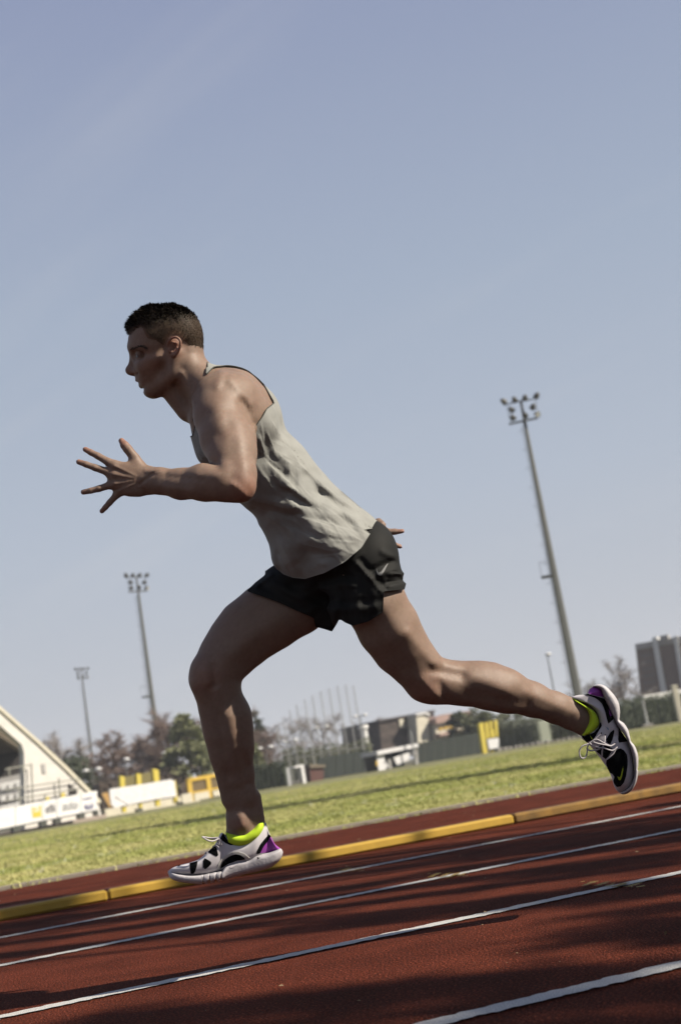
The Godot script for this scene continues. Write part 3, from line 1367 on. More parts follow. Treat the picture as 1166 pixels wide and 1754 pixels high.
	finger(f, r, [[650, 922, 3.61, 8], [663, 928, 3.61, 5.6], [674, 932.5, 3.61, 4.9], [686.5, 936.8, 3.61, 3.6]], 0.008)
	finger(f, r, [[645, 930, 3.615, 7], [650, 942, 3.615, 5.2], [648, 955, 3.615, 4.6], [644, 966, 3.615, 3.6]], 0.008)
	finger(f, r, [[640, 932, 3.62, 7], [640, 946, 3.62, 5], [636, 957, 3.62, 4.2], [633, 966, 3.62, 3.4]], 0.008)
	finger(f, r, [[638, 900, 3.60, 8.5], [648, 895, 3.57, 7], [654, 899, 3.555, 6], [657, 906, 3.55, 4.6]], 0.01)
	# far leg, in front
	var l := f.group(t, 0.04)
	chain(f, l, [[570, 985, 3.53, 54], [505, 1030, 3.50, 57], [460, 1057, 3.48, 57], [426, 1081, 3.46, 54], [404, 1104, 3.445, 49], [385, 1128, 3.43, 44], [368, 1152, 3.41, 39]], 0.02)
	cap(f, l, [357, 1150, 3.39, 29], [355, 1165, 3.39, 31], 0.02)                # kneecap
	chain(f, l, [[368, 1155, 3.41, 38], [374, 1187, 3.41, 36.5], [382, 1218, 3.415, 36.5], [389, 1249, 3.42, 38], [396, 1287, 3.425, 34.5], [405, 1325, 3.43, 28]], 0.02)
	chain(f, l, [[405, 1325, 3.43, 28], [412, 1363, 3.43, 24.5], [417, 1400, 3.435, 27], [419, 1425, 3.44, 30]], 0.02, z, 0.8)
	cap(f, l, [402, 1225, 3.41, 26], [408, 1275, 3.415, 22], 0.03)               # calf
	cap(f, l, [360, 1215, 3.40, 14], [390, 1370, 3.42, 10], 0.02)                # shin
	cap(f, l, [411, 1404, 3.415, 9], [412, 1410, 3.415, 9], 0.02)                # ankle bone
	cap(f, l, [438, 1365, 3.44, 9], [446, 1425, 3.44, 9], 0.02)                  # tendon
	cap(f, l, [419, 1428, 3.44, 28], [395, 1460, 3.44, 16], 0.02, z, 0.6)
	# near leg, behind
	var b := f.group(t, 0.04)
	chain(f, b, [[622, 985, 3.385, 50], [640, 1030, 3.385, 52], [665, 1075, 3.40, 51.5], [686, 1109, 3.42, 46.5], [711, 1138, 3.43, 40], [733, 1162, 3.44, 37]], 0.02)
	cap(f, b, [724, 1172, 3.43, 27], [742, 1182, 3.43, 22], 0.02)
	chain(f, b, [[735, 1164, 3.44, 38], [764, 1168, 3.45, 35.5], [794, 1171, 3.465, 35.5], [838, 1176, 3.48, 38], [867, 1184, 3.49, 35.5], [911, 1198, 3.52, 28], [950, 1212, 3.545, 25]], 0.02)
	chain(f, b, [[950, 1212, 3.545, 25], [979, 1223, 3.56, 25], [1003, 1233, 3.57, 26]], 0.02, z, 0.74)
	cap(f, b, [822, 1162, 3.46, 25], [862, 1174, 3.47, 22], 0.03)
	cap(f, b, [1003, 1233, 3.57, 24], [1035, 1275, 3.575, 14], 0.02, z, 0.6)
	# muscles, tendons and veins that the light picks out
	var near_arm := [2.5, 3.2]
	for m in [[[385, 745], [372, 700], 0.004, 14], [[396, 755], [403, 800], -0.0018, 12], [[388, 728], [378, 745], -0.003, 12], [[408, 735], [417, 800], 0.0012, 14], [[372, 800], [402, 822], -0.0022, 10], [[340, 815], [385, 812], 0.002, 10], [[285, 816], [345, 822], -0.0018, 5], [[270, 832], [330, 842], 0.002, 6], [[356, 792], [372, 798], -0.003, 7],
			[[400, 830], [420, 848], 0.003, 6], [[240, 829], [262, 812], -0.0022, 3.5], [[250, 806], [275, 806], 0.002, 5]]:
		f.bump(Vector2(m[0][0], m[0][1]), Vector2(m[1][0], m[1][1]), m[2] * 1.4, m[3], near_arm[0], near_arm[1])
	# knuckles and the tendons on the back of the hand
	for m in [[[196, 798], [232, 815], 0.0016, 2.6], [[194, 812], [230, 819], 0.0016, 2.6], [[197, 829], [230, 824], 0.0014, 2.6], [[204, 842], [230, 829], 0.0012, 2.6], [[200, 805], [214, 812], -0.0016, 3], [[198, 821], [214, 822], -0.0014, 3], [[167, 780.5], [169, 781.5], 0.0009, 3], [[162, 800.5], [164, 801.5], 0.0009, 3], [[169, 837], [171, 837], 0.0008, 3]]:
		f.bump(Vector2(m[0][0], m[0][1]), Vector2(m[1][0], m[1][1]), m[2] * 1.4, m[3], 2.5, 3.2)
	for m in [[[352, 1150], [357, 1168], 0.004, 8], [[366, 1142], [368, 1175], -0.004, 6], [[372, 1180], [377, 1215], 0.003, 6], [[372, 1215], [392, 1330], -0.0025, 7], [[395, 1230], [404, 1280], 0.005, 14], [[416, 1290], [424, 1340], -0.003, 8], [[430, 1300], [440, 1360], 0.002, 5], [[470, 1065], [395, 1120], 0.005, 22], [[450, 1105], [415, 1135], -0.004, 14],
			[[412, 1400], [414, 1412], 0.005, 9], [[430, 1385], [434, 1415], -0.004, 7]]:
		f.bump(Vector2(m[0][0], m[0][1]), Vector2(m[1][0], m[1][1]), m[2] * 1.4, m[3], 3.2, 3.44)
	for m in [[[655, 1040], [710, 1120], 0.004, 16], [[625, 1075], [690, 1145], -0.003, 12], [[700, 1085], [742, 1135], 0.004, 10], [[738, 1148], [790, 1158], -0.005, 9], [[722, 1165], [745, 1190], 0.004, 8], [[752, 1170], [762, 1195], -0.003, 7], [[810, 1160], [865, 1182], 0.005, 14], [[800, 1190], [900, 1205], -0.003, 10], [[900, 1185], [985, 1222], 0.002, 7]]:
		f.bump(Vector2(m[0][0], m[0][1]), Vector2(m[1][0], m[1][1]), m[2] * 1.4, m[3], 3.15, 3.55)
	for m in [[[415, 690], [432, 725], -0.004, 8], [[395, 650], [430, 690], 0.003, 10], [[380, 640], [372, 660], 0.003, 8], [[312, 640], [330, 690], 0.003, 6], [[300, 655], [318, 695], -0.003, 6]]:
		f.bump(Vector2(m[0][0], m[0][1]), Vector2(m[1][0], m[1][1]), m[2] * 1.4, m[3], 3.0, 3.34)
	return f


func skin_colours(m: Dictionary) -> void:
	var n := FastNoiseLite.new()
	n.frequency = 14.0
	n.seed = 5
	var fine := FastNoiseLite.new()
	fine.frequency = 90.0
	fine.seed = 6
	fine.fractal_octaves = 2
	var base := Color(0.27, 0.188, 0.142)
	# redder or darker places: [point, reach, colour, strength]
	var spots := [
		[hp(255, 990, 0.004), 0.012, Color(0.23, 0.085, 0.065), 0.8], [hp(288, 1030, 0.004), 0.010, Color(0.24, 0.09, 0.07), 0.8], [hp(236, 1010, 0.0), 0.005, Color(0.07, 0.025, 0.02), 0.9], [hp(262, 997, 0.008), 0.005, Color(0.07, 0.025, 0.02), 0.9], [hp(290, 983, 0.015), 0.005, Color(0.08, 0.03, 0.02), 0.9], [hp(316, 970, 0.021), 0.005, Color(0.1, 0.04, 0.03), 0.8],
		[hp(640, 600, 0.08), 0.035, Color(0.36, 0.16, 0.11), 0.6], [hp(150, 880, 0.0), 0.018, Color(0.34, 0.16, 0.11), 0.5], [hp(400, 820, 0.05), 0.035, Color(0.34, 0.165, 0.115), 0.5], [hp(630, 625, 0.078), 0.007, Color(0.06, 0.025, 0.02), 0.8],
		[at(420, 842, 3.0), 0.05, Color(0.33, 0.15, 0.105), 0.7], [at(355, 1160, 3.36), 0.05, Color(0.31, 0.155, 0.11), 0.7], [at(728, 1178, 3.4), 0.05, Color(0.31, 0.155, 0.11), 0.7], [at(409, 1414, 3.38), 0.03, Color(0.33, 0.17, 0.125), 0.5],
		[hp(400, 1090, 0.02), 0.045, Color(0.25, 0.155, 0.11), 0.55], [hp(560, 1000, 0.05), 0.04, Color(0.27, 0.165, 0.115), 0.5],
	]
	for q in [[206, 724, 0.033], [220, 716, 0.039], [236, 711, 0.043], [254, 708, 0.0445], [272, 709, 0.045], [284, 712, 0.044]]:
		spots.append([hp(q[0], q[1], q[2]), 0.0036, Color(0.035, 0.022, 0.017), 0.9])
	spots.append([hp(245, 690, 0.04), 0.009, Color(0.17, 0.10, 0.075), 0.6])
	for q in [[209, 755], [145, 769], [134, 791], [141, 843], [174, 876], [690, 910], [686, 937]]:
		spots.append([at(q[0], q[1], 3.11 if q[0] < 400 else 3.61), 0.022, Color(0.36, 0.16, 0.11), 0.6])
	var c := PackedColorArray()
	c.resize(m.v.size())
	for j in m.v.size():
		var p: Vector3 = m.v[j]
		var k := base
		var w := n.get_noise_3dv(p * 1.0) * 0.5
		k = k.lerp(Color(0.252, 0.162, 0.120), clampf(w + 0.2, 0, 0.5))
		for s in spots:
			var d2: float = p.distance_squared_to(s[0]) / (s[1] * s[1])
			if d2 < 4.0:
				k = k.lerp(s[2], exp(-d2 * 1.6) * s[3])
		k *= 0.70 + fine.get_noise_3dv(p) * 0.10
		k.a = 1.0
		c[j] = k
	m.c = c


func join(m: Dictionary, o: Dictionary) -> void:
	var k: int = m.v.size()
	m.v.append_array(o.v)
	m.n.append_array(o.n)
	var idx := PackedInt32Array()
	for i in o.i:
		idx.append(i + k)
	m.i.append_array(idx)


func runner() -> void:
	DZ = cam_xf.basis.z
	LAT = (cam_xf.basis * Vector3(0.31, 0.0, 0.95)).normalized()
	LAT_SH = (cam_xf.basis * Vector3(-0.05, 0.0, 1.0)).normalized()
	var who := thing("person", "young man with short dark hair sprinting across the track in a pale sleeveless top", "person")
	var f := body_field()
	var boxes: Array[AABB] = []
	for b in [[[205, 515, 3.31], [352, 690, 3.31], 0.125], [[125, 745, 3.1], [258, 885, 3.1], 0.07]]:
		var bx := AABB(at(b[0][0], b[0][1], b[0][2]), Vector3.ZERO)
		for q in [[b[1][0], b[1][1], b[0][2]], [b[0][0], b[1][1], b[0][2]], [b[1][0], b[0][1], b[0][2]]]:
			bx = bx.expand(at(q[0], q[1], q[2]))
		var c := bx.get_center()
		c.z = bx.get_center().z
		boxes.append(AABB(Vector3(bx.position.x, bx.position.y, c.z - b[2]), Vector3(bx.size.x, bx.size.y, b[2] * 2.0)))
	f.fine = boxes
	f.hidden = [at(455, 800, 3.385), at(598, 962, 3.45), 0.125]
	f.bias = true
	if DEV == 1:
		f.bias = false
		var o := f.mesh(0.0028, boxes[0])
		skin_colours(o)
		part("body", surface(o), M.skin, who)
		hair(who)
		face_parts(who, o)
		return
	if DEV == 2:
		front_shoe(who)
		rear_shoe(who)
		return
	var m := f.mesh(0.0066)
	f.bias = false
	for k in 2:
		var o := f.mesh(0.0028, boxes[k])
		# cut at the box, where the coarser skin takes over
		var g := PackedFloat32Array()
		g.resize(o.v.size())
		for j in o.v.size():
			var q: Vector3 = o.v[j] - boxes[k].position
			var w := boxes[k].size - q
			g[j] = minf(minf(minf(q.x, q.y), q.z), minf(minf(w.x, w.y), w.z))
		join(m, clip(o, g))
	skin_colours(m)
	part("body", surface(m), M.skin, who)
	hair(who)
	face_parts(who, m)
	tank_top(who)
	shorts(who)
	front_shoe(who)
	rear_shoe(who)


# ---------------------------------------------------------------- hair, brows and eyes
func hair(who: Node3D) -> void:
	var f := Field.new()
	f.inv_cam = cam_inv
	var g := f.group()
	skull(f, g, 0.0028)
	# longer on top
	hcap(f, g, 250, 385, 0, 64, 400, 302, 0, 88, 0.02, DZ, 1.9)
	hcap(f, g, 400, 302, 0, 88, 620, 300, 0, 106, 0.02, DZ, 1.7)
	hcap(f, g, 620, 300, 0, 106, 770, 420, 0, 112, 0.02, DZ, 1.5)
	hcap(f, g, 172, 405, 0, 40, 265, 362, 0, 56, 0.02, DZ, 2.2)
	var m := f.mesh(0.0036)
	var line := pol(Vector2(200, 500), 6.478, [60, 330, 100, 480, 150, 470, 215, 395, 275, 385, 305, 450, 345, 520, 425, 555, 480, 600, 530, 610, 545, 540, 600, 470, 690, 470, 745, 550, 775, 640, 800, 700, 860, 745, 945, 800, 1060, 760, 1060, 60, 300, 40, 60, 200])
	var n := FastNoiseLite.new()
	n.frequency = 130.0
	n.fractal_octaves = 2
	var keep := PackedFloat32Array()
	keep.resize(m.v.size())
	for j in m.v.size():
		var p := to_px(m.v[j])
		keep[j] = poly_dist(line, Vector2(p.x, p.y)) + n.get_noise_3dv(m.v[j]) * 1.2
	m = clip(m, keep)
	var upv := (hp(480, 100, 0) - hp(560, 480, 0)).normalized()
	var mid := hp(560, 480, 0)
	var cols := PackedColorArray()
	var st := PackedFloat32Array()
	var thin := PackedFloat32Array()
	for j in m.v.size():
		var q: Vector3 = m.v[j] - mid
		var h := clampf((q.dot(upv) - 0.012) / 0.04, 0.0, 1.0)           # 0 at the clipped sides, 1 on top
		st.append(h)
		var px := to_px(m.v[j])
		var edge := clampf(poly_dist(line, Vector2(px.x, px.y)) / 9.0, 0.0, 1.0)
		thin.append(edge)
		m.v[j] += m.n[j] * (n.get_noise_3dv(m.v[j] * 0.7) * (0.0008 + 0.004 * h) - 0.0031 * (1.0 - edge) * (1.0 - h))
		cols.append(Color(0.135, 0.085, 0.058).lerp(Color(0.042, 0.031, 0.023), edge).lerp(Color(0.016, 0.012, 0.009), clampf(h * 1.6 + n.get_noise_3dv(m.v[j]) * 0.3, 0, 1)))
	m.c = cols
	# single hairs, clipped close at the sides and tousled on top
	rng.seed = 11
	var v: PackedVector3Array = m.v.duplicate()
	var nn: PackedVector3Array = m.n.duplicate()
	var idx: PackedInt32Array = m.i.duplicate()
	var fwd := cam_xf.basis * Vector3(-1, 0.1, 0)
	for k in 15000:
		var fi := rng.randi_range(0, m.i.size() / 3 - 1) * 3
		var a: int = m.i[fi]
		var p: Vector3 = m.v[a].lerp(m.v[m.i[fi + 1]], rng.randf()).lerp(m.v[m.i[fi + 2]], rng.randf() * 0.5)
		var h: float = st[a]
		var flow: Vector3 = (m.n[a] * (0.5 + h * 0.9) + fwd * (0.5 * h) - upv * (0.8 * (1.0 - h)) + Vector3(rng.randfn(), rng.randfn(), rng.randfn()) * (0.25 + 0.4 * h)).normalized()
		if rng.randf() > 0.25 + thin[a]:
			continue
		var ln := lerpf(0.003, 0.0085, h) * rng.randf_range(0.6, 1.2)
		var side: Vector3 = flow.cross(Vector3(rng.randfn(), rng.randfn(), rng.randfn())).normalized() * lerpf(0.00035, 0.0009, h)
		var at_ := v.size()
		var bend := fwd * (h * 0.003) + Vector3(rng.randfn(), rng.randfn(), rng.randfn()) * 0.0012 * h
		v.append_array([p - side, p + side, p + flow * ln * 0.6 + side * 0.8, p + flow * ln + bend])
		var nor: Vector3 = (m.n[a] + flow.cross(side).normalized() * 0.5).normalized()
		nn.append_array([nor, nor, nor, nor])
		var c: Color = Color(0.042, 0.032, 0.024).lerp(Color(0.014, 0.011, 0.008), clampf(h * 1.6, 0, 1)) * rng.randf_range(0.6, 1.8)
		c.a = 1.0
		cols.append_array([c, c, c, c])
		idx.append_array([at_, at_ + 1, at_ + 2, at_, at_ + 2, at_ + 3])
	part("hair", surface({"v": v, "n": nn, "i": idx, "c": cols}), M.hair, who)


func face_parts(who: Node3D, m: Dictionary) -> void:
	# the skin by the brow, as seen from the side
	var near_skin := []
	for p in m.v:
		var q := to_px(p)
		if q.x > 215.0 and q.x < 258.0 and q.y > 580.0 and q.y < 606.0 and q.z < HD:
			near_skin.append(q)
	for s in [1.0, -1.0]:
		var e := SphereMesh.new()
		e.radius = 0.0108
		e.height = 0.0216
		e.radial_segments = 24
		e.rings = 12
		var eye := part("eye", e, M.eye_white, who, hp(263, 707, 0.0312 * s))
		var iris := stl()
		iris.set_smooth_group(0)
		var look: Vector3 = (cam_xf.basis * Vector3(-0.85, -0.25, 0.46 * s)).normalized()
		var u := look.cross(Vector3.UP).normalized()
		var w := u.cross(look)
		for k in 16:
			var a0 := TAU * k / 16
			var a1 := TAU * (k + 1) / 16
			tri(iris, look * 0.0113, look * 0.0102 + (u * cos(a1) + w * sin(a1)) * 0.0066, look * 0.0102 + (u * cos(a0) + w * sin(a0)) * 0.0066)
		part("iris", done(iris), M.iris, eye)
		var b := stl()
		rng.seed = 3
		for k in 170:
			var t := rng.randf()
			var bx := 200.0 + lerpf(146, 330, t) / 6.478
			var by := 500.0 + (lerpf(640, 598, minf(t * 1.5, 1.0)) + maxf(t - 0.66, 0.0) * 70 + rng.randfn() * 6.0) / 6.478
			var z := HD - 0.02
			for q in near_skin:
				if absf(q.x - bx) < 1.3 and absf(q.y - by) < 1.3:
					z = minf(z, q.z)
			var p := at(bx, by, z - 0.0012 if s > 0.0 else 2.0 * HD - z + 0.0012)
			var d: Vector3 = cam_xf.basis * Vector3(0.9, 0.25 - t * 0.7, -0.1 * s)
			var sd := d.cross(DZ).normalized() * 0.0006
			tri(b, p - sd, p + sd, p + d * 0.006 * rng.randf_range(0.7, 1.1))
		part("eyebrow", done(b), M.brow, who)


# ---------------------------------------------------------------- clothes
func tank_top(who: Node3D) -> void:
	var f := Field.new()
	f.inv_cam = cam_inv
	var g := f.group()
	chain(f, g, [[373, 692, 3.335, 58], [409, 750, 3.36, 72], [465, 814, 3.39, 70], [505, 860, 3.41, 67], [540, 908, 3.43, 77], [579, 946, 3.45, 82], [604, 972, 3.46, 86]], 0.02, LAT_SH, 1.42)
	cap(f, g, [398, 690, 3.35, 60], [420, 712, 3.36, 61], 0.03, LAT_SH, 1.72)
	cap(f, g, [400, 684, 3.22, 45.5], [427, 727, 3.25, 46], 0.03)
	cap(f, g, [400, 684, 3.46, 45], [425, 725, 3.47, 46], 0.03)
	cap(f, g, [350, 715, 3.28, 29], [372, 765, 3.28, 37], 0.03)
	cap(f, g, [355, 715, 3.40, 29], [375, 765, 3.42, 37], 0.03)
	cap(f, g, [332, 640, 3.29, 28], [372, 676, 3.24, 32], 0.03)
	cap(f, g, [332, 640, 3.35, 28], [372, 672, 3.42, 32], 0.03)
	cap(f, g, [345, 672, 3.33, 44], [390, 690, 3.34, 52], 0.03)
	cap(f, g, [488, 960, 3.42, 20], [510, 970, 3.43, 22], 0.03, LAT_SH, 2.6)
	# folds, traced as they run across the cloth
	for m in [
			[[446, 775], [500, 825], -0.005, 8], [[440, 785], [480, 845], -0.004, 11], [[490, 832], [545, 866], 0.009, 6], [[498, 842], [550, 876], -0.008, 6], [[496, 800], [494, 832], 0.006, 5], [[505, 800], [503, 832], -0.006, 5], [[500, 790], [545, 830], -0.007, 8], [[520, 805], [560, 840], 0.007, 7],
			[[525, 815], [550, 845], -0.006, 6], [[550, 830], [590, 860], 0.006, 7], [[545, 845], [585, 870], -0.006, 5], [[430, 855], [500, 870], 0.009, 8], [[440, 868], [505, 882], -0.009, 8], [[500, 870], [575, 880], 0.007, 8], [[470, 890], [510, 930], 0.009, 10], [[455, 880], [490, 925], -0.008, 8],
			[[505, 905], [525, 960], -0.011, 11], [[486, 930], [505, 975], 0.010, 9], [[520, 890], [560, 920], 0.007, 9], [[530, 925], [575, 940], 0.009, 9], [[528, 945], [570, 955], -0.009, 8], [[560, 905], [600, 925], 0.005, 9], [[545, 890], [600, 905], -0.006, 7], [[572, 876], [610, 908], -0.004, 5], [[588, 880], [622, 904], 0.007, 5],
			[[470, 770], [500, 800], 0.004, 8], [[450, 745], [465, 790], -0.004, 6], [[436, 740], [452, 775], 0.004, 5], [[460, 720], [500, 790], 0.003, 10], [[475, 720], [520, 790], -0.003, 9], [[345, 770], [360, 800], -0.004, 5], [[340, 745], [352, 780], 0.004, 5], [[445, 900], [470, 950], 0.007, 8], [[475, 950], [480, 975], -0.008, 6], [[540, 970], [590, 952], 0.003, 4],
			[[415, 865], [450, 895], -0.006, 6], [[600, 860], [640, 895], 0.004, 8], [[560, 840], [620, 885], -0.003, 9]]:
		f.bump(Vector2(m[0][0], m[0][1]), Vector2(m[1][0], m[1][1]), m[2] * 0.6, m[3] * 1.15, 3.0, 3.43)
	rng.seed = 21
	for k in 22:
		var x := rng.randf_range(430, 620)
		var y := lerpf(760, 950, (x - 430) / 210.0) + rng.randf_range(-45, 50)
		var d := Vector2(rng.randf_range(35, 80), 0).rotated(rng.randf_range(0.45, 0.95))
		f.bump(Vector2(x, y), Vector2(x, y) + d, rng.randf_range(0.0012, 0.003) * (1.0 if k % 3 else -0.8), rng.randf_range(5, 9), 3.0, 3.43)
		f.bump(Vector2(x, y) + Vector2(8, -12), Vector2(x, y) + d, rng.randf_range(-0.003, 0.004), rng.randf_range(5, 9), 3.43, 3.8)
	var m := f.mesh(0.006)
	var keep := PackedVector2Array()
	for p in [[250, 600], [250, 985], [462, 962], [474, 974], [486, 983], [502, 989], [522, 991], [555, 981], [590, 962], [618, 938], [633, 914], [624, 907], [640, 904], [651, 899], [720, 860], [720, 560]]:
		keep.append(Vector2(p[0], p[1]))
	var hole := PackedVector2Array()
	for p in [[330, 712], [334, 685], [343, 657], [352, 643], [366, 628], [400, 615], [450, 655], [470, 690], [457, 700], [450, 713], [433, 736], [412, 752], [375, 764], [352, 756], [342, 744], [334, 728]]:
		hole.append(Vector2(p[0], p[1]))
	var neck := PackedVector2Array()
	for p in [[250, 560], [352, 560], [356, 632], [349, 646], [344, 664], [339, 700], [331, 746], [300, 760], [250, 700]]:
		neck.append(Vector2(p[0], p[1]))
	var bare := PackedVector2Array([Vector2(280, 560), Vector2(356, 560), Vector2(353, 640), Vector2(346, 655), Vector2(338, 690), Vector2(333, 716), Vector2(280, 716)])
	var gv := PackedFloat32Array()
	gv.resize(m.v.size())
	var edge := PackedInt32Array()
	for j in m.v.size():
		var q := to_px(m.v[j])
		var p := Vector2(q.x, q.y)
		# how far to the side of the spine this point lies
		var spine := lerpf(3.32, 3.45, clampf((p.x - 350.0) / 230.0, 0, 1))
		var lat := absf(spine - q.z)
		var a := maxf(-poly_dist(hole, p), (lerpf(0.10, 0.025, smoothstep(352.0, 396.0, p.x)) - lat) * 640.0)
		var b := maxf(-poly_dist(neck, p), (lat - 0.082) * 640.0)
		gv[j] = minf(minf(poly_dist(keep, p), a), minf(b, -poly_dist(bare, p)))
	m = folded(clip(m, gv), fold_lines(), 3.46)
	var top := part("tank_top", surface(shell(m, 0.0022)), M.shirt, who)
	# the dark binding along arm holes and neck, and the plain seam along the hem
	var s := stl()
	var h := stl()
	for e in range(0, m.seg.size(), 2):
		var p: Vector3 = m.v[m.seg[e]]
		var q: Vector3 = m.v[m.seg[e + 1]]
		var px := to_px(p)
		var ext := (q - p) * 0.15
		var bound := px.y < 770.0
		tube_to(s if bound else h, [p - ext, q + ext], [0.0013 if bound else 0.0012], 6, false)
	part("binding", done(s), M.binding, top)
	part("hem", done(h), M.shirt, top)


func fold_lines() -> Array:
	# pull lines in the thin cloth: [from, to, height, breadth in px], steep on one side and soft on the other
	var out := []
	for q in [[433, 762, 492, 812], [440, 772, 505, 846], [436, 790, 478, 850], [452, 790, 540, 868], [470, 800, 500, 835], [488, 828, 552, 872], [500, 838, 560, 884], [508, 790, 548, 832], [520, 800, 572, 850], [536, 822, 600, 874], [552, 832, 612, 880], [430, 856, 498, 872], [436, 866, 512, 896], [446, 876, 520, 922], [458, 890, 520, 950], [470, 905, 515, 965], [480, 925, 508, 980], [492, 900, 548, 930], [500, 880, 570, 905], [520, 900, 590, 925], [515, 930, 572, 945], [530, 955, 590, 948], [540, 890, 606, 912], [480, 740, 515, 800], [455, 735, 476, 786], [442, 742, 455, 780], [462, 715, 492, 770], [475, 950, 500, 985], [560, 925, 612, 930], [344, 752, 356, 790], [340, 765, 350, 792], [560, 862, 630, 900], [575, 850, 640, 896], [446, 720, 452, 760]]:
		out.append([Vector2(q[0], q[1]), Vector2(q[2], q[3]), 0.0022, 3.2])
	rng.seed = 91
	for k in 70:
		var f := rng.randf()
		var p := Vector2(lerpf(435, 600, f), lerpf(770, 935, f)) + Vector2(rng.randfn() * 22, rng.randfn() * 26)
		var d := Vector2(rng.randf_range(22, 70), 0).rotated(rng.randf_range(0.35, 1.0))
		out.append([p, p + d, rng.randf_range(0.0007, 0.0016) * (1.0 if rng.randf() < 0.7 else -1.0), rng.randf_range(1.8, 3.4)])
	return out


func shorts(who: Node3D) -> void:
	var f := Field.new()
	f.inv_cam = cam_inv
	var g := f.group()
	cap(f, g, [545, 945, 3.44, 58], [612, 955, 3.45, 61], 0.02, LAT, 1.55)
	cap(f, g, [600, 945, 3.45, 50], [622, 935, 3.45, 46], 0.03, LAT, 1.7)
	var n := f.group(g, 0.03)
	chain(f, n, [[620, 975, 3.385, 60], [632, 1015, 3.385, 61], [650, 1075, 3.39, 60]], 0.02)
	cap(f, n, [605, 1030, 3.37, 45], [628, 1070, 3.38, 48], 0.02)
	var l := f.group(g, 0.03)
	chain(f, l, [[562, 985, 3.525, 64], [500, 1028, 3.50, 64], [445, 1062, 3.475, 63]], 0.02)
	cap(f, l, [556, 1010, 3.52, 58], [560, 1040, 3.52, 56], 0.02)
	for m in [[[610, 965], [655, 1015], 0.005, 4], [[618, 960], [660, 1008], -0.005, 5], [[640, 975], [672, 960], -0.005, 5], [[636, 990], [678, 975], 0.005, 6], [[650, 1002], [682, 990], -0.004, 5], [[655, 945], [672, 955], 0.004, 6], [[520, 1010], [600, 1000], 0.006, 9], [[500, 1000], [590, 985], -0.006, 9], [[540, 1030], [620, 1030], -0.006, 9], [[560, 1045], [640, 1040], 0.005, 8],
			[[470, 1000], [540, 1040], 0.005, 7], [[450, 1005], [520, 1040], -0.005, 7], [[585, 1010], [598, 1066], -0.008, 6], [[610, 1015], [615, 1065], 0.005, 6], [[630, 1015], [635, 1060], -0.005, 6], [[480, 985], [530, 1000], 0.006, 8], [[560, 965], [600, 990], -0.005, 7], [[580, 1030], [566, 1075], 0.006, 6],
			[[668, 985], [690, 982], 0.006, 3], [[664, 998], [690, 994], -0.006, 3], [[430, 1000], [455, 985], -0.005, 4], [[440, 1004], [465, 985], 0.005, 4]]:
		f.bump(Vector2(m[0][0], m[0][1]), Vector2(m[1][0], m[1][1]), m[2], m[3], 3.0, 3.6)
	rng.seed = 31
	for k in 22:
		var x := rng.randf_range(450, 670)
		var y := rng.randf_range(960, 1060)
		var d := Vector2(rng.randf_range(15, 50), 0).rotated(rng.randf_range(-0.7, 0.4))
		f.bump(Vector2(x, y), Vector2(x, y) + d, rng.randf_range(-0.004, 0.004), rng.randf_range(4, 7), 3.0, 3.8)
	var m := f.mesh(0.006)
	var keep := PackedVector2Array()
	for p in [[455, 900], [455, 985], [438, 998], [424, 1012], [450, 1021], [480, 1032], [510, 1046], [538, 1058], [541, 1073], [556, 1077], [568, 1081], [575, 1070], [581, 1059], [592, 1066], [604, 1071], [630, 1064], [655, 1048], [656.5, 1013], [672, 1011], [692, 1009], [720, 900], [640, 880], [560, 880]]:
		keep.append(Vector2(p[0], p[1]))
	var gv := PackedFloat32Array()
	gv.resize(m.v.size())
	for j in m.v.size():
		var q := to_px(m.v[j])
		gv[j] = poly_dist(keep, Vector2(q.x, q.y))
	m = clip(m, gv)
	var o := part("shorts", surface(shell(m, 0.002)), M.shorts, who)
	var h := stl()
	for e in range(0, m.seg.size(), 2):
		var p: Vector3 = m.v[m.seg[e]]
		var q: Vector3 = m.v[m.seg[e + 1]]
		tube_to(h, [p - (q - p) * 0.15, q + (q - p) * 0.15], [0.0013], 6, false)
	part("hem", done(h), M.shorts, o)
	var sw := patch(m, pol(Vector2(600, 880), 9.717, [430, 880, 445, 955, 470, 985, 510, 965, 560, 895, 635, 805, 575, 935, 515, 1025, 480, 1030, 450, 1005, 430, 950]), 0.0012, 0.0008)
	part("logo", surface(sw), M.logo_grey, o)


# ---------------------------------------------------------------- shoes
func lace(parent: Node3D, origin: Vector2, scale: float, pts: Array, r := 0.0021) -> void:
	var p := []
	for q in pts:
		p.append(at(origin.x + q[0] / scale, origin.y + q[1] / scale, q[2]))
	part("lace", tube(spline(p, 5), [r], 7), M.lace, parent)


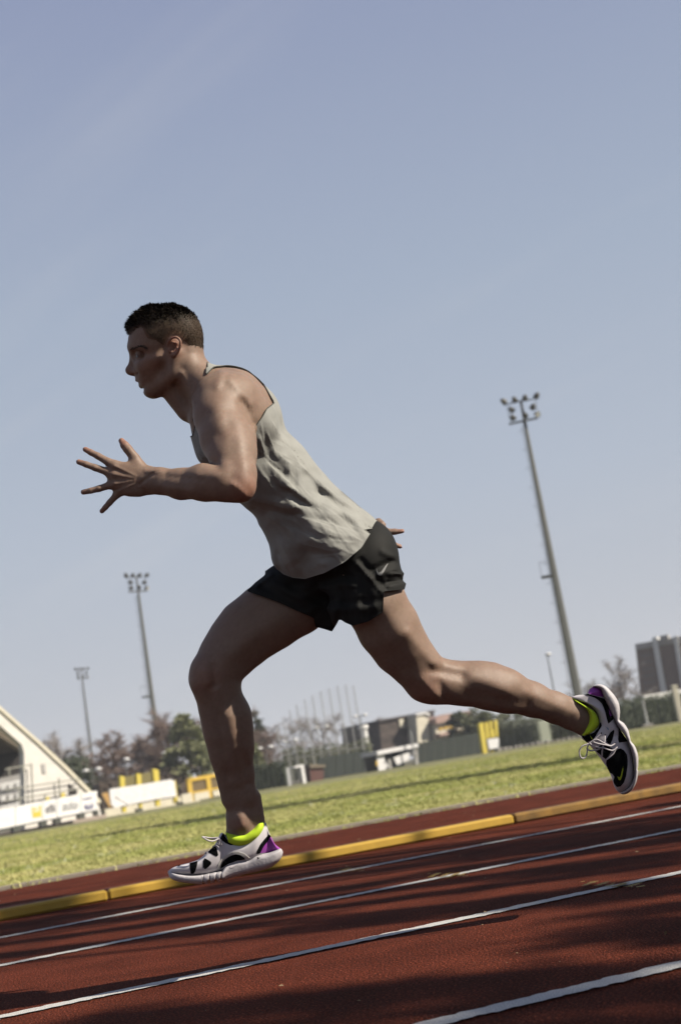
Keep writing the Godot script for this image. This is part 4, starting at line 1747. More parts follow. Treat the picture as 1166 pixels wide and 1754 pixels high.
func front_shoe(who: Node3D) -> void:
	var o := Vector2(280, 1390)
	var k := 5.552
	var up := loft([[52, 572, 58, 556, 0.010], [80, 590, 92, 532, 0.030], [150, 604, 160, 508, 0.041], [250, 612, 252, 485, 0.046], [340, 608, 345, 448, 0.047], [430, 602, 425, 378, 0.045], [510, 582, 492, 312, 0.041], [585, 560, 545, 205, 0.036], [640, 540, 600, 232, 0.040], [700, 515, 660, 282, 0.043], [760, 495, 740, 300, 0.044], [825, 480, 812, 270, 0.043], [890, 450, 880, 212, 0.040], [965, 430, 942, 132, 0.029], [1025, 410, 972, 106, 0.021], [1062, 392, 1002, 195, 0.026], [1095, 372, 1050, 300, 0.026], [1112, 358, 1100, 345, 0.012]], o, k, 3.44, 6, 40, 0.72)
	var shoe := part("shoe", surface(up), M.shoe_white, who)
	for p in [[540, 260, 556, 222, 570, 205, 585, 240, 610, 275, 645, 298, 682, 308, 672, 318, 640, 322, 590, 300], [425, 388, 455, 355, 480, 334, 505, 338, 514, 380, 523, 415, 505, 428, 470, 412], [377, 470, 395, 445, 425, 460, 455, 480, 455, 500, 425, 528, 395, 548, 378, 530], [250, 492, 290, 482, 328, 470, 322, 510, 308, 555, 290, 590, 262, 592, 253, 540],
			[540, 543, 548, 505, 570, 470, 610, 438, 650, 418, 690, 409, 730, 415, 765, 437, 782, 455, 700, 466, 620, 496], [1003, 215, 1021, 240, 985, 290, 955, 330, 920, 395, 885, 407, 885, 382, 920, 312, 960, 262], [118, 516, 140, 505, 168, 503, 155, 522]]:
		piece("mesh_panel", patch(up, pol(o, k, p), 0.0007), M.shoe_black, shoe)
	piece("heel_panel", patch(up, pol(o, k, [1022, 238, 1062, 290, 1110, 330, 1115, 352, 1000, 386, 918, 396, 952, 332, 985, 290]), 0.001), M.purple, shoe)
	piece("arch_rim", patch(up, pol(o, k, [512, 545, 522, 495, 550, 450, 600, 410, 660, 386, 710, 380, 770, 400, 820, 440, 800, 450, 765, 432, 730, 411, 690, 404, 645, 413, 605, 434, 565, 468, 542, 505, 535, 545]), 0.0022, 0.002), M.shoe_cream, shoe)
	# sole: grooved under the ball of the foot, flared at the heel
	var st := [[42, 578, 44, 560, 0.012], [62, 628, 82, 574, 0.034], [112, 657, 132, 588, 0.046], [200, 677, 220, 600, 0.051], [300, 687, 300, 603, 0.053], [360, 690, 362, 596, 0.053]]
	for x in [378, 438, 500, 548]:
		var yb: float = 690.0 - (x - 370.0) * 0.18
		var yt: float = 596.0 - (x - 370.0) * 0.17
		st.append_array([[x - 10, yb, x - 10, yt, 0.0535], [x - 3, yb - 20, x - 3, yt, 0.049], [x + 3, yb - 20, x + 3, yt, 0.049], [x + 10, yb - 1, x + 10, yt, 0.0535]])
	st.append_array([[590, 650, 592, 520, 0.050], [630, 638, 645, 492, 0.047], [700, 618, 722, 463, 0.045], [765, 600, 790, 458, 0.044], [835, 584, 826, 448, 0.044], [900, 570, 882, 414, 0.045], [1000, 540, 1000, 389, 0.045], [1080, 490, 1066, 366, 0.042], [1122, 437, 1110, 350, 0.034], [1137, 390, 1130, 368, 0.015]])
	var so := loft(st, o, k, 3.44, 4, 36, 0.62)
	var sole := part("sole", surface(so), M.sole, shoe)
	piece("logo", patch(so, pol(o, k, [628, 528, 640, 540, 668, 532, 738, 480, 668, 524, 646, 527, 640, 515]), 0.001, 0.001), M.lace, sole)
	piece("mark", patch(so, pol(o, k, [885, 436, 905, 434, 900, 446, 925, 432, 905, 452, 888, 454, 897, 443]), 0.0006), M.shoe_black, sole)
	var sk := loft([[630, 330, 590, 196, 0.036], [690, 345, 640, 205, 0.042], [740, 345, 700, 208, 0.044], [800, 330, 762, 206, 0.044], [850, 300, 815, 178, 0.043], [900, 260, 860, 150, 0.040], [940, 200, 905, 106, 0.033], [958, 150, 950, 93, 0.020]], o, k, 3.437, 6, 32, 0.85)
	part("sock", surface(sk), M.sock, shoe)
	lace(shoe, o, k, [[520, 262, 3.40], [470, 282, 3.39], [425, 275, 3.385], [385, 252, 3.39], [372, 243, 3.395], [395, 244, 3.40], [450, 252, 3.405], [525, 248, 3.405]])
	lace(shoe, o, k, [[530, 258, 3.40], [470, 262, 3.41], [410, 246, 3.42], [380, 240, 3.43]])
	lace(shoe, o, k, [[470, 335, 3.42], [500, 322, 3.405], [520, 335, 3.402], [528, 345, 3.402]])
	lace(shoe, o, k, [[522, 262, 3.412], [515, 300, 3.404], [540, 318, 3.402], [530, 285, 3.403], [545, 270, 3.403], [556, 315, 3.401]])
	lace(shoe, o, k, [[400, 398, 3.425], [408, 388, 3.41], [420, 396, 3.402]])


func rear_shoe(who: Node3D) -> void:
	var o := Vector2(960, 1150)
	var k := 6.859
	var up := loft([[385, 178, 330, 222, 0.014], [470, 212, 300, 272, 0.028], [510, 300, 200, 278, 0.030], [548, 390, 128, 312, 0.033], [590, 480, 290, 372, 0.038], [625, 550, 395, 452, 0.040], [660, 630, 440, 560, 0.041], [700, 690, 420, 660, 0.041], [735, 750, 242, 762, 0.041], [775, 800, 312, 842, 0.043], [800, 870, 378, 915, 0.045], [828, 940, 440, 988, 0.047], [848, 1040, 502, 1076, 0.048], [860, 1120, 560, 1165, 0.047], [862, 1210, 598, 1255, 0.044], [845, 1300, 624, 1345, 0.036], [795, 1375, 655, 1398, 0.022], [740, 1415, 690, 1420, 0.008]], o, k, 3.57, 6, 40, 0.8, 0.03)
	var shoe := part("shoe", surface(up), M.shoe_white, who)
	piece("heel_panel", patch(up, pol(o, k, [312, 255, 330, 215, 365, 180, 420, 172, 482, 212, 505, 300, 430, 292, 350, 268]), 0.001), M.purple, shoe)
	piece("heel_panel", patch(up, pol(o, k, [554, 440, 580, 465, 607, 512, 575, 532, 562, 500]), 0.0016), M.purple, shoe)
	for p in [[268, 274, 312, 264, 440, 298, 505, 322, 530, 370, 562, 425, 600, 490, 625, 548, 585, 590, 555, 616, 538, 560, 518, 480, 500, 430, 478, 380, 440, 340, 400, 312, 340, 290], [470, 590, 482, 640, 452, 690, 410, 755, 378, 805, 300, 832, 242, 762, 320, 742, 385, 722, 440, 670], [528, 800, 575, 720, 610, 688, 627, 692, 615, 760, 600, 812, 580, 855, 545, 845], [676, 662, 725, 735, 778, 822, 725, 830, 680, 838, 670, 800],
			[658, 912, 700, 905, 735, 925, 772, 975, 782, 1040, 780, 1110, 765, 1220, 740, 1300, 700, 1350, 655, 1356, 625, 1320, 615, 1285, 628, 1240, 605, 1205, 575, 1190, 548, 1140, 530, 1080, 540, 1030, 560, 1000, 610, 950], [400, 915, 470, 860, 540, 870, 610, 910, 570, 980, 530, 1035, 470, 985, 430, 950]]:
		piece("mesh_panel", patch(up, pol(o, k, p), 0.0007), M.shoe_black, shoe)
	piece("logo", patch(up, pol(o, k, [733, 1098, 728, 1160, 715, 1225, 702, 1268, 688, 1277, 675, 1262, 664, 1230, 686, 1245, 700, 1225, 715, 1160]), 0.002, 0.001), M.neon, shoe)
	piece("mark", patch(up, pol(o, k, [336, 742, 372, 790, 378, 797, 362, 795]), 0.0016), M.neon, shoe)
	piece("mark", patch(up, pol(o, k, [505, 636, 555, 664, 560, 690, 545, 682, 540, 664]), 0.0016), M.blue_mark, shoe)
	var so := loft([[344, 190, 350, 184, 0.010], [440, 150, 402, 182, 0.030], [528, 178, 470, 210, 0.042], [606, 255, 500, 296, 0.047], [672, 355, 548, 395, 0.049], [692, 450, 585, 475, 0.048], [690, 530, 618, 545, 0.045], [688, 572, 645, 600, 0.044], [740, 610, 668, 645, 0.047], [790, 690, 722, 715, 0.050], [812, 780, 770, 790, 0.050], [822, 820, 790, 840, 0.048], [868, 878, 806, 885, 0.052], [904, 980, 830, 960, 0.053], [908, 1080, 852, 1060, 0.052], [900, 1150, 862, 1140, 0.050], [906, 1180, 862, 1170, 0.050], [890, 1285, 850, 1270, 0.046], [850, 1372, 800, 1360, 0.038], [792, 1430, 740, 1405, 0.026], [722, 1446, 692, 1424, 0.014], [664, 1412, 668, 1408, 0.004]], o, k, 3.57, 5, 36, 0.7, 0.03)
	part("sole", surface(so), M.sole, shoe)
	var sk := loft([[150, 312, 132, 325, 0.024], [240, 370, 165, 352, 0.036], [330, 425, 240, 400, 0.040], [405, 480, 302, 455, 0.042], [445, 560, 325, 520, 0.043], [450, 620, 320, 590, 0.042], [415, 680, 294, 660, 0.040], [345, 740, 267, 715, 0.034], [275, 765, 247, 745, 0.020]], o, k, 3.565, 6, 32, 0.85)
	part("sock", surface(sk), M.sock, shoe)
	var d := 3.515
	lace(shoe, o, k, [[470, 735, d], [420, 780, d], [370, 820, d], [330, 850, d - 0.01], [350, 835, d - 0.01], [420, 800, d - 0.012], [500, 840, d - 0.012], [580, 875, d - 0.01], [635, 850, d - 0.005]])
	lace(shoe, o, k, [[515, 755, d], [512, 830, d - 0.01], [490, 900, d - 0.01], [478, 1000, d]])
	lace(shoe, o, k, [[330, 850, d - 0.01], [250, 880, d - 0.012], [215, 945, d - 0.012], [235, 1012, d - 0.012], [280, 1015, d - 0.01], [305, 960, d - 0.01], [315, 880, d - 0.012], [345, 845, d - 0.014]])
	lace(shoe, o, k, [[340, 850, d - 0.014], [420, 890, d - 0.012], [500, 900, d - 0.012], [600, 930, d - 0.008], [650, 900, d - 0.004], [655, 885, d - 0.002]])
	lace(shoe, o, k, [[300, 900, d - 0.01], [340, 930, d - 0.01], [400, 925, d - 0.008], [460, 910, d - 0.008]])
	lace(shoe, o, k, [[655, 880, d - 0.002], [620, 960, d - 0.004], [570, 1010, d - 0.004], [535, 1035, d]])
	lace(shoe, o, k, [[380, 830, d - 0.014], [440, 850, d - 0.016], [520, 865, d - 0.014], [590, 880, d - 0.01]])
	for q in [[475, 725], [520, 748], [635, 845]]:
		var s := SphereMesh.new()
		s.radius = 0.0022
		s.height = 0.0044
		s.radial_segments = 10
		s.rings = 5
		part("eyelet", s, M.shoe_black, shoe, at(o.x + q[0] / k, o.y + q[1] / k, d))
# ---------------------------------------------------------------- ground, track and grass
func lane(along: float, inward: float, y := 0.0) -> Vector3:
	return track_dir * along + track_in * inward + Vector3.UP * y


func strip(a0: float, a1: float, n0: float, n1: float, y: float, step := 4.0) -> ArrayMesh:
	var s := stl()
	var k := maxi(1, int((a1 - a0) / step))
	for i in k:
		var p := lerpf(a0, a1, float(i) / k)
		var q := lerpf(a0, a1, float(i + 1) / k)
		quad(s, lane(p, n0, y), lane(p, n1, y), lane(q, n1, y), lane(q, n0, y))
	return done(s)


func worn_line(a0: float, a1: float, n: float, w: float, y: float, wear: float, seed_: int) -> ArrayMesh:
	# a painted line, its edges broken where the rubber grains have lost the paint
	var s := stl()
	var noise := FastNoiseLite.new()
	noise.seed = seed_
	noise.frequency = 22.0
	noise.fractal_octaves = 3
	var step := 0.012
	var k := int((a1 - a0) / step)
	for i in k:
		var p := a0 + i * step
		var q := p + step
		var e := []
		for t in [p, q]:
			e.append(n - w / 2.0 + noise.get_noise_2d(t, 3.0) * wear)
			e.append(n + w / 2.0 + noise.get_noise_2d(t, 40.0) * wear)
		quad(s, lane(p, e[0], y), lane(p, e[1], y), lane(q, e[3], y), lane(q, e[2], y))
	return done(s)


func ground_and_track() -> void:
	var s := stl()
	quad(s, Vector3(-1500, -0.03, -1500), Vector3(1500, -0.03, -1500), Vector3(1500, -0.03, 1500), Vector3(-1500, -0.03, 1500))
	struct("ground", done(s), M.earth)
	struct("infield", strip(-140, 140, 10.66, 92, -0.012, 20), M.turf, "green grass infield beyond the red running track")
	struct("running_track", strip(-140, 140, -8, 10.72, 0.0, 10), M.track, "red rubber running track with white lane lines")
	# lane lines
	var at_n := [6.20, 4.985, 3.672, 2.37, 1.1, -0.15]
	for i in at_n.size():
		var l := struct("lane_line", worn_line(-9.0, 26.0, at_n[i], 0.066, 0.004, 0.013, 40 + i), M.paint)
		l.set_meta("label", ["white lane line nearest the yellow kerb", "second white lane line from the yellow kerb", "third white lane line from the yellow kerb", "nearest white lane line crossing the bottom corner", "white lane line below the frame", "white lane line beside the camera"][i])
	struct("faded_line", worn_line(-9.0, 30.0, 8.35, 0.03, 0.004, 0.02, 60), M.paint_faded, "faint worn line on the red apron inside the yellow kerb")
	# yellow paint dabs on the lines
	for q in [[735, 1507, 770, 1499], [772, 1505, 797, 1499], [998, 1522, 1045, 1514], [1050, 1524, 1098, 1517], [583, 1495, 620, 1490]]:
		var d := stl()
		var n := FastNoiseLite.new()
		n.frequency = 30.0
		var a := ground(q[0], q[3])
		var b := ground(q[2], q[3])
		var c := ground(q[2], q[1])
		var e := ground(q[0], q[1])
		var lift := Vector3.UP * 0.0075
		for k in 22:
			# flakes of paint on the grains
			var u := fposmod(k * 0.618, 1.0)
			var w := fposmod(k * 0.7548, 1.0)
			var p := a.lerp(b, u).lerp(e.lerp(c, u), w) + lift
			var r := 0.006 + 0.012 * absf(n.get_noise_2d(k * 3.0, 0))
			quad(d, p + Vector3(-r, 0, -r * 0.8), p + Vector3(r * 1.2, 0, -r), p + Vector3(r, 0, r), p + Vector3(-r * 1.1, 0, r * 0.7))
			lift.y += 0.00004
		var pm := struct("painted_mark", done(d), M.paint_yellow)
		pm.set_meta("kind", "structure")
	# the raised yellow kerb, in lengths butted end to end
	var j0 := ground(187, 1543).dot(track_dir)
	var j1 := ground(857, 1412).dot(track_dir)
	var ln := j1 - j0
	var kerb := Node3D.new()
	kerb.name = "yellow_kerb"
	kerb.set_meta("kind", "structure")
	kerb.set_meta("label", "raised yellow kerb along the inside of the lanes")
	add_child(kerb, true)
	rng.seed = 8
	for i in range(-3, 9):
		var ks := stl()
		var turn := Basis(track_dir, Vector3.UP, track_dir.cross(Vector3.UP))
		box_to(ks, Vector3.ZERO, Vector3(ln / 2.0 - 0.003, 0.029, 0.04), turn, 0.012)
		var o := part("kerb_segment", done(ks), [M.kerb, M.kerb_worn, M.kerb][(i + 9) % 3], kerb, lane(j0 + ln * (i + 0.5), 7.32 + rng.randf_range(-0.008, 0.008), 0.029))
		o.rotation.y = rng.randf_range(-0.004, 0.004)
	var eg := stl()
	box_to(eg, lane(20, 10.66, 0.012), Vector3(90, 0.02, 0.035), Basis(track_dir, Vector3.UP, track_dir.cross(Vector3.UP)), 0.008)
	struct("edging", done(eg), M.edging, "pale concrete edging between the red apron and the grass")
	grass()
	# leaves and crumbs blown onto the lanes
	var lf := stl()
	rng.seed = 14
	for k in 420:
		var p := lane(rng.randf_range(-2.5, 6.0), rng.randf_range(1.6, 10.2), 0.006)
		var r := 0.002 + 0.009 * pow(rng.randf(), 3.0)
		var a := Vector3(rng.randfn(), 0.3 * rng.randf(), rng.randfn()).normalized() * r
		var b := a.cross(Vector3.UP).normalized() * r * 0.5
		quad(lf, p - a, p + b + Vector3.UP * r * 0.4, p + a, p - b)
	var deb := part("litter", done(lf), M.leaf_dry, self)
	deb.set_meta("kind", "stuff")
	deb.set_meta("label", "dry leaf scraps scattered over the red lanes")


func grass() -> void:
	# a tuft of bent blades, sown thickly near the track and thinning with distance
	var m := MultiMesh.new()
	m.transform_format = MultiMesh.TRANSFORM_3D
	m.use_colors = true
	var s := stl()
	rng.seed = 77
	for k in 9:
		var a := rng.randf() * TAU
		var p := Vector3(cos(a), 0, sin(a)) * rng.randf() * 0.05
		var d := Vector3(rng.randfn() * 0.5, 1.0, rng.randfn() * 0.5).normalized()
		var w := Vector3(cos(a + 1.3), 0, sin(a + 1.3)) * 0.0035
		var h := rng.randf_range(0.03, 0.06)
		var bend := Vector3(rng.randfn(), -0.2, rng.randfn()) * h * 0.35
		quad(s, p - w, p + d * h * 0.6 - w * 0.7, p + d * h * 0.6 + w * 0.7, p + w)
		tri(s, p + d * h * 0.6 - w * 0.7, p + d * h + bend, p + d * h * 0.6 + w * 0.7)
	m.mesh = done(s)
	var spots := []
	var n := FastNoiseLite.new()
	n.seed = 2
	n.frequency = 0.5
	n.fractal_octaves = 4
	while spots.size() < 90000:
		var t := pow(rng.randf(), 2.0)
		var dn := 10.70 + t * 45.0 - (0.07 * absf(rng.randfn()) if rng.randf() < 0.12 else 0.0)
		var spread := 6.0 + (dn - 10.0) * 0.55
		var p := lane(rng.randf_range(-spread - 1.0, spread) + (dn - 10.0) * 0.33, dn, -0.012)
		if n.get_noise_2d(p.x, p.z) > rng.randf_range(-0.75, 0.5) - 0.2:
			spots.append(p)
	# a worn chalk line runs through the grass
	var l0 := ground(101, 1479)
	var l1 := ground(335, 1439)
	var pitch_n := (l1 - l0).normalized().cross(Vector3.UP)
	var pitch_d := pitch_n.dot(l0)
	m.instance_count = spots.size()
	for i in spots.size():
		var p: Vector3 = spots[i]
		var z := 0.7 + 0.7 * rng.randf() + 0.6 * n.get_noise_2d(p.x + 50.0, p.z)
		m.set_instance_transform(i, Transform3D(Basis(Vector3.UP, rng.randf() * TAU).scaled(Vector3(1.2, z, 1.2)), p))
		var dry := clampf(0.38 + n.get_noise_2d(p.x * 0.6, p.z * 0.6 + 90.0) * 1.5 + rng.randfn() * 0.15, 0.0, 1.0)
		var c := Color(0.25, 0.275, 0.07).lerp(Color(0.39, 0.365, 0.15), dry) * rng.randf_range(0.75, 1.2)
		if absf(pitch_n.dot(p) - pitch_d) < 0.05:
			c = c.lerp(Color(0.5, 0.5, 0.46), 0.55)
		elif rng.randf() < 0.004:
			c = Color(0.55, 0.54, 0.48)
		m.set_instance_color(i, c)
	var o := MultiMeshInstance3D.new()
	o.name = "grass"
	o.multimesh = m
	o.material_override = M.blade
	o.set_meta("kind", "stuff")
	o.set_meta("label", "short rough grass growing on the infield")
	add_child(o, true)


# ---------------------------------------------------------------- shapes measured on an upright plane at a known distance
func on_plane(px: float, py: float, base: Vector3) -> Vector3:
	var n := view_basis(base).z
	var d := at(px, py, 1.0) - cam_xf.origin
	return cam_xf.origin + d * ((base - cam_xf.origin).dot(n) / d.dot(n))


func view_basis(base: Vector3) -> Basis:
	# x to the right, y up, z towards the camera
	var z := cam_xf.origin - base
	z.y = 0
	z = z.normalized().rotated(Vector3.UP, plane_turn)
	return Basis(Vector3.UP.cross(z), Vector3.UP, z)


func slab_to(s: SurfaceTool, px: Array, base: Vector3, thick: float, back := 0.0) -> void:
	# an outline given in pixels, at its distance, with real thickness; vertices relative to base
	var z := view_basis(base).z
	var b := view_basis(base)
	var flat := PackedVector2Array()
	var p3 := []
	for i in range(0, px.size(), 2):
		var p := on_plane(px[i], px[i + 1], base) - base
		p3.append(p)
		flat.append(Vector2(p.dot(b.x), p.y))
	var idx := Geometry2D.triangulate_polygon(flat)
	var f := z * (thick / 2.0 - back)
	var r := z * (-thick / 2.0 - back)
	for i in range(0, idx.size(), 3):
		var q := [p3[idx[i]], p3[idx[i + 1]], p3[idx[i + 2]]]
		if (q[1] - q[0]).cross(q[2] - q[0]).dot(z) > 0.0:
			q = [q[0], q[2], q[1]]
		tri(s, q[0] + f, q[1] + f, q[2] + f)
		tri(s, q[0] + r, q[2] + r, q[1] + r)
	var cw := Geometry2D.is_polygon_clockwise(flat)
	for i in p3.size():
		var u: Vector3 = p3[i]
		var w: Vector3 = p3[(i + 1) % p3.size()]
		if cw:
			quad(s, u + f, w + f, w + r, u + r)
		else:
			quad(s, u + f, u + r, w + r, w + f)


func slab(px: Array, base: Vector3, thick: float, back := 0.0) -> ArrayMesh:
	var s := stl()
	slab_to(s, px, base, thick, back)
	return done(s)


# ---------------------------------------------------------------- trees
func twig_tree(called: String, label: String, where: Vector3, h: float, wide: float, m_wood: Material, m_twig: Material, seed_: int, twigs := 2600, low := 0.25, thick := 0.012) -> Node3D:
	# bare in early spring: trunk, limbs that fork, and a haze of fine twigs
	rng.seed = seed_
	var t := thing(called, label, "tree", where, rng.randf() * TAU)
	var top := Vector3(rng.randfn() * 0.03 * h, h * 0.62, rng.randfn() * 0.03 * h)
	part("trunk", tube(spline([Vector3(0, -0.2, 0), Vector3(rng.randfn() * 0.02 * h, h * 0.3, 0), top], 4), [h * 0.024, h * 0.022, h * 0.02, h * 0.018, h * 0.016, h * 0.014, h * 0.012, h * 0.010, h * 0.008], 7), m_wood, t)
	var limbs := stl()
	var ends := []
	for k in 15:
		var f := lerpf(low, 0.62, float(k) / 14)
		var a := k * 2.4 + rng.randf() * 0.6
		var reach := wide * 0.5 * sqrt(maxf(0.05, 1.0 - pow((f - 0.40) / 0.5, 2))) * rng.randf_range(0.65, 0.95)
		var s0 := Vector3(top.x * f, h * f, top.z * f)
		var s2 := s0 + Vector3(cos(a) * reach, h * rng.randf_range(0.12, 0.30), sin(a) * reach)
		var s1 := s0.lerp(s2, 0.5) + Vector3(rng.randfn(), 0.2, rng.randfn()) * h * 0.025
		tube_to(limbs, [s0, s1, s2], [h * 0.008, h * 0.005, h * 0.002], 4, false)
		for q in 4:
			var b0 := s0.lerp(s2, rng.randf_range(0.3, 0.95))
			var b1 := b0 + Vector3(rng.randfn() * 0.13, rng.randf_range(0.04, 0.22), rng.randfn() * 0.13) * h * 0.75
			tube_to(limbs, [b0, b1], [h * 0.004, h * 0.0014], 3, false)
			ends.append([b0, b1])
		ends.append([s1, s2])
	part("limbs", done(limbs), m_wood, t)
	var cr := stl()
	for k in twigs:
		var e: Array = ends[rng.randi() % ends.size()]
		var b0: Vector3 = e[0].lerp(e[1], rng.randf_range(0.2, 1.0))
		var d := Vector3(rng.randfn(), rng.randf_range(-0.2, 1.0), rng.randfn()).normalized()
		var b1 := b0 + d * h * rng.randf_range(0.05, 0.12)
		var sd := d.cross(Vector3(rng.randfn(), rng.randfn(), rng.randfn())).normalized() * thick
		tri(cr, b0 - sd, b0 + sd, b1)
	part("crown", done(cr), m_twig, t)
	return t


func leaf_tree(called: String, label: String, where: Vector3, h: float, wide: float, m_leaf: Material, seed_: int, shape := "cone", leaves := 3200, category := "tree", leaf_size := 0.16) -> Node3D:
	# evergreen: boughs of many small leaf faces, denser in clumps
	rng.seed = seed_
	var t := thing(called, label, category, where, rng.randf() * TAU)
	part("trunk", tube([Vector3(0, -0.2, 0), Vector3(0, h * 0.9, 0)], [h * 0.022, h * 0.006], 7), M.bark, t)
	var clumps := []
	for k in (60 if shape == "cone" else 44):
		var f := rng.randf_range(0.06, 0.97)
		var a := rng.randf() * TAU
		var r := wide * 0.5
		if shape == "cone":
			r *= (1.0 - f) * rng.randf_range(0.55, 1.05) + 0.03
		else:
			r *= sqrt(maxf(0.02, 1.0 - pow((f - 0.5) / 0.52, 2))) * rng.randf_range(0.4, 1.0)
		clumps.append([Vector3(cos(a) * r, f * h - (0.03 * h if shape == "cone" else 0.0), sin(a) * r), rng.randf_range(0.06, 0.12) * minf(h, wide * 1.4) * (1.15 - f if shape == "cone" else 1.0)])
	var cr := stl()
	for k in leaves:
		var c: Array = clumps[rng.randi() % clumps.size()]
		var p: Vector3 = c[0] + Vector3(rng.randfn(), rng.randfn() * 0.6, rng.randfn()) * c[1] * 0.75
		p.y = maxf(p.y, 0.05)
		var out := Vector3(p.x, 0, p.z).normalized()
		var d := (out + Vector3(rng.randfn(), rng.randfn() - 0.3, rng.randfn()) * 0.7).normalized()
		var sd := d.cross(Vector3(rng.randfn(), rng.randfn(), rng.randfn())).normalized()
		var z := leaf_size * rng.randf_range(0.5, 1.2)
		quad(cr, p - sd * z * 0.35, p + d * z * 0.5 - sd * z * 0.2, p + d * z, p + sd * z * 0.35)
	part("crown", done(cr), m_leaf, t)
	return t


func hedge(label: String, a: Vector3, b: Vector3, h: float, deep: float, m_leaf: Material, seed_: int, leaves := 3500) -> Node3D:
	rng.seed = seed_
	var mid := (a + b) / 2.0
	var t := thing("hedge", label, "hedge", mid)
	var along := b - a
	var side := along.normalized().cross(Vector3.UP)
	var n := FastNoiseLite.new()
	n.seed = seed_
	n.frequency = 0.35
	var core := stl()
	var k := maxi(6, int(along.length() / 0.8))
	for i in k:
		var c := a.lerp(b, (i + 0.5) / k) - mid
		var hh := h * (0.84 + 0.14 * n.get_noise_1d(i * 2.0))
		box_to(core, c + Vector3.UP * hh * 0.5, Vector3(along.length() / k * 0.495, hh * 0.5, deep * (0.40 + 0.06 * n.get_noise_1d(i * 3.0 + 50))), Basis(along.normalized(), Vector3.UP, side), 0.12)
	part("branches", done(core), m_leaf, t)
	var cr := stl()
	for q in leaves:
		var u := rng.randf()
		var hh := h * (0.9 + 0.16 * n.get_noise_1d(u * k * 2.0))
		var v := rng.randf()
		var p := a.lerp(b, u) - mid
		if rng.randf() < 0.4:
			p += Vector3.UP * hh + side * (v - 0.5) * deep
		else:
			p += Vector3.UP * hh * v + side * deep * 0.5 * (1.0 if rng.randf() < 0.5 else -1.0)
		p += Vector3(rng.randfn(), rng.randfn(), rng.randfn()) * 0.09
		var d := Vector3(rng.randfn(), rng.randfn(), rng.randfn()).normalized()
		var sd := d.cross(Vector3.UP).normalized()
		var z := rng.randf_range(0.06, 0.16)
		quad(cr, p - sd * z * 0.4, p + d * z * 0.5, p + d * z, p + sd * z * 0.4)
	part("foliage", done(cr), m_leaf, t)
	return t


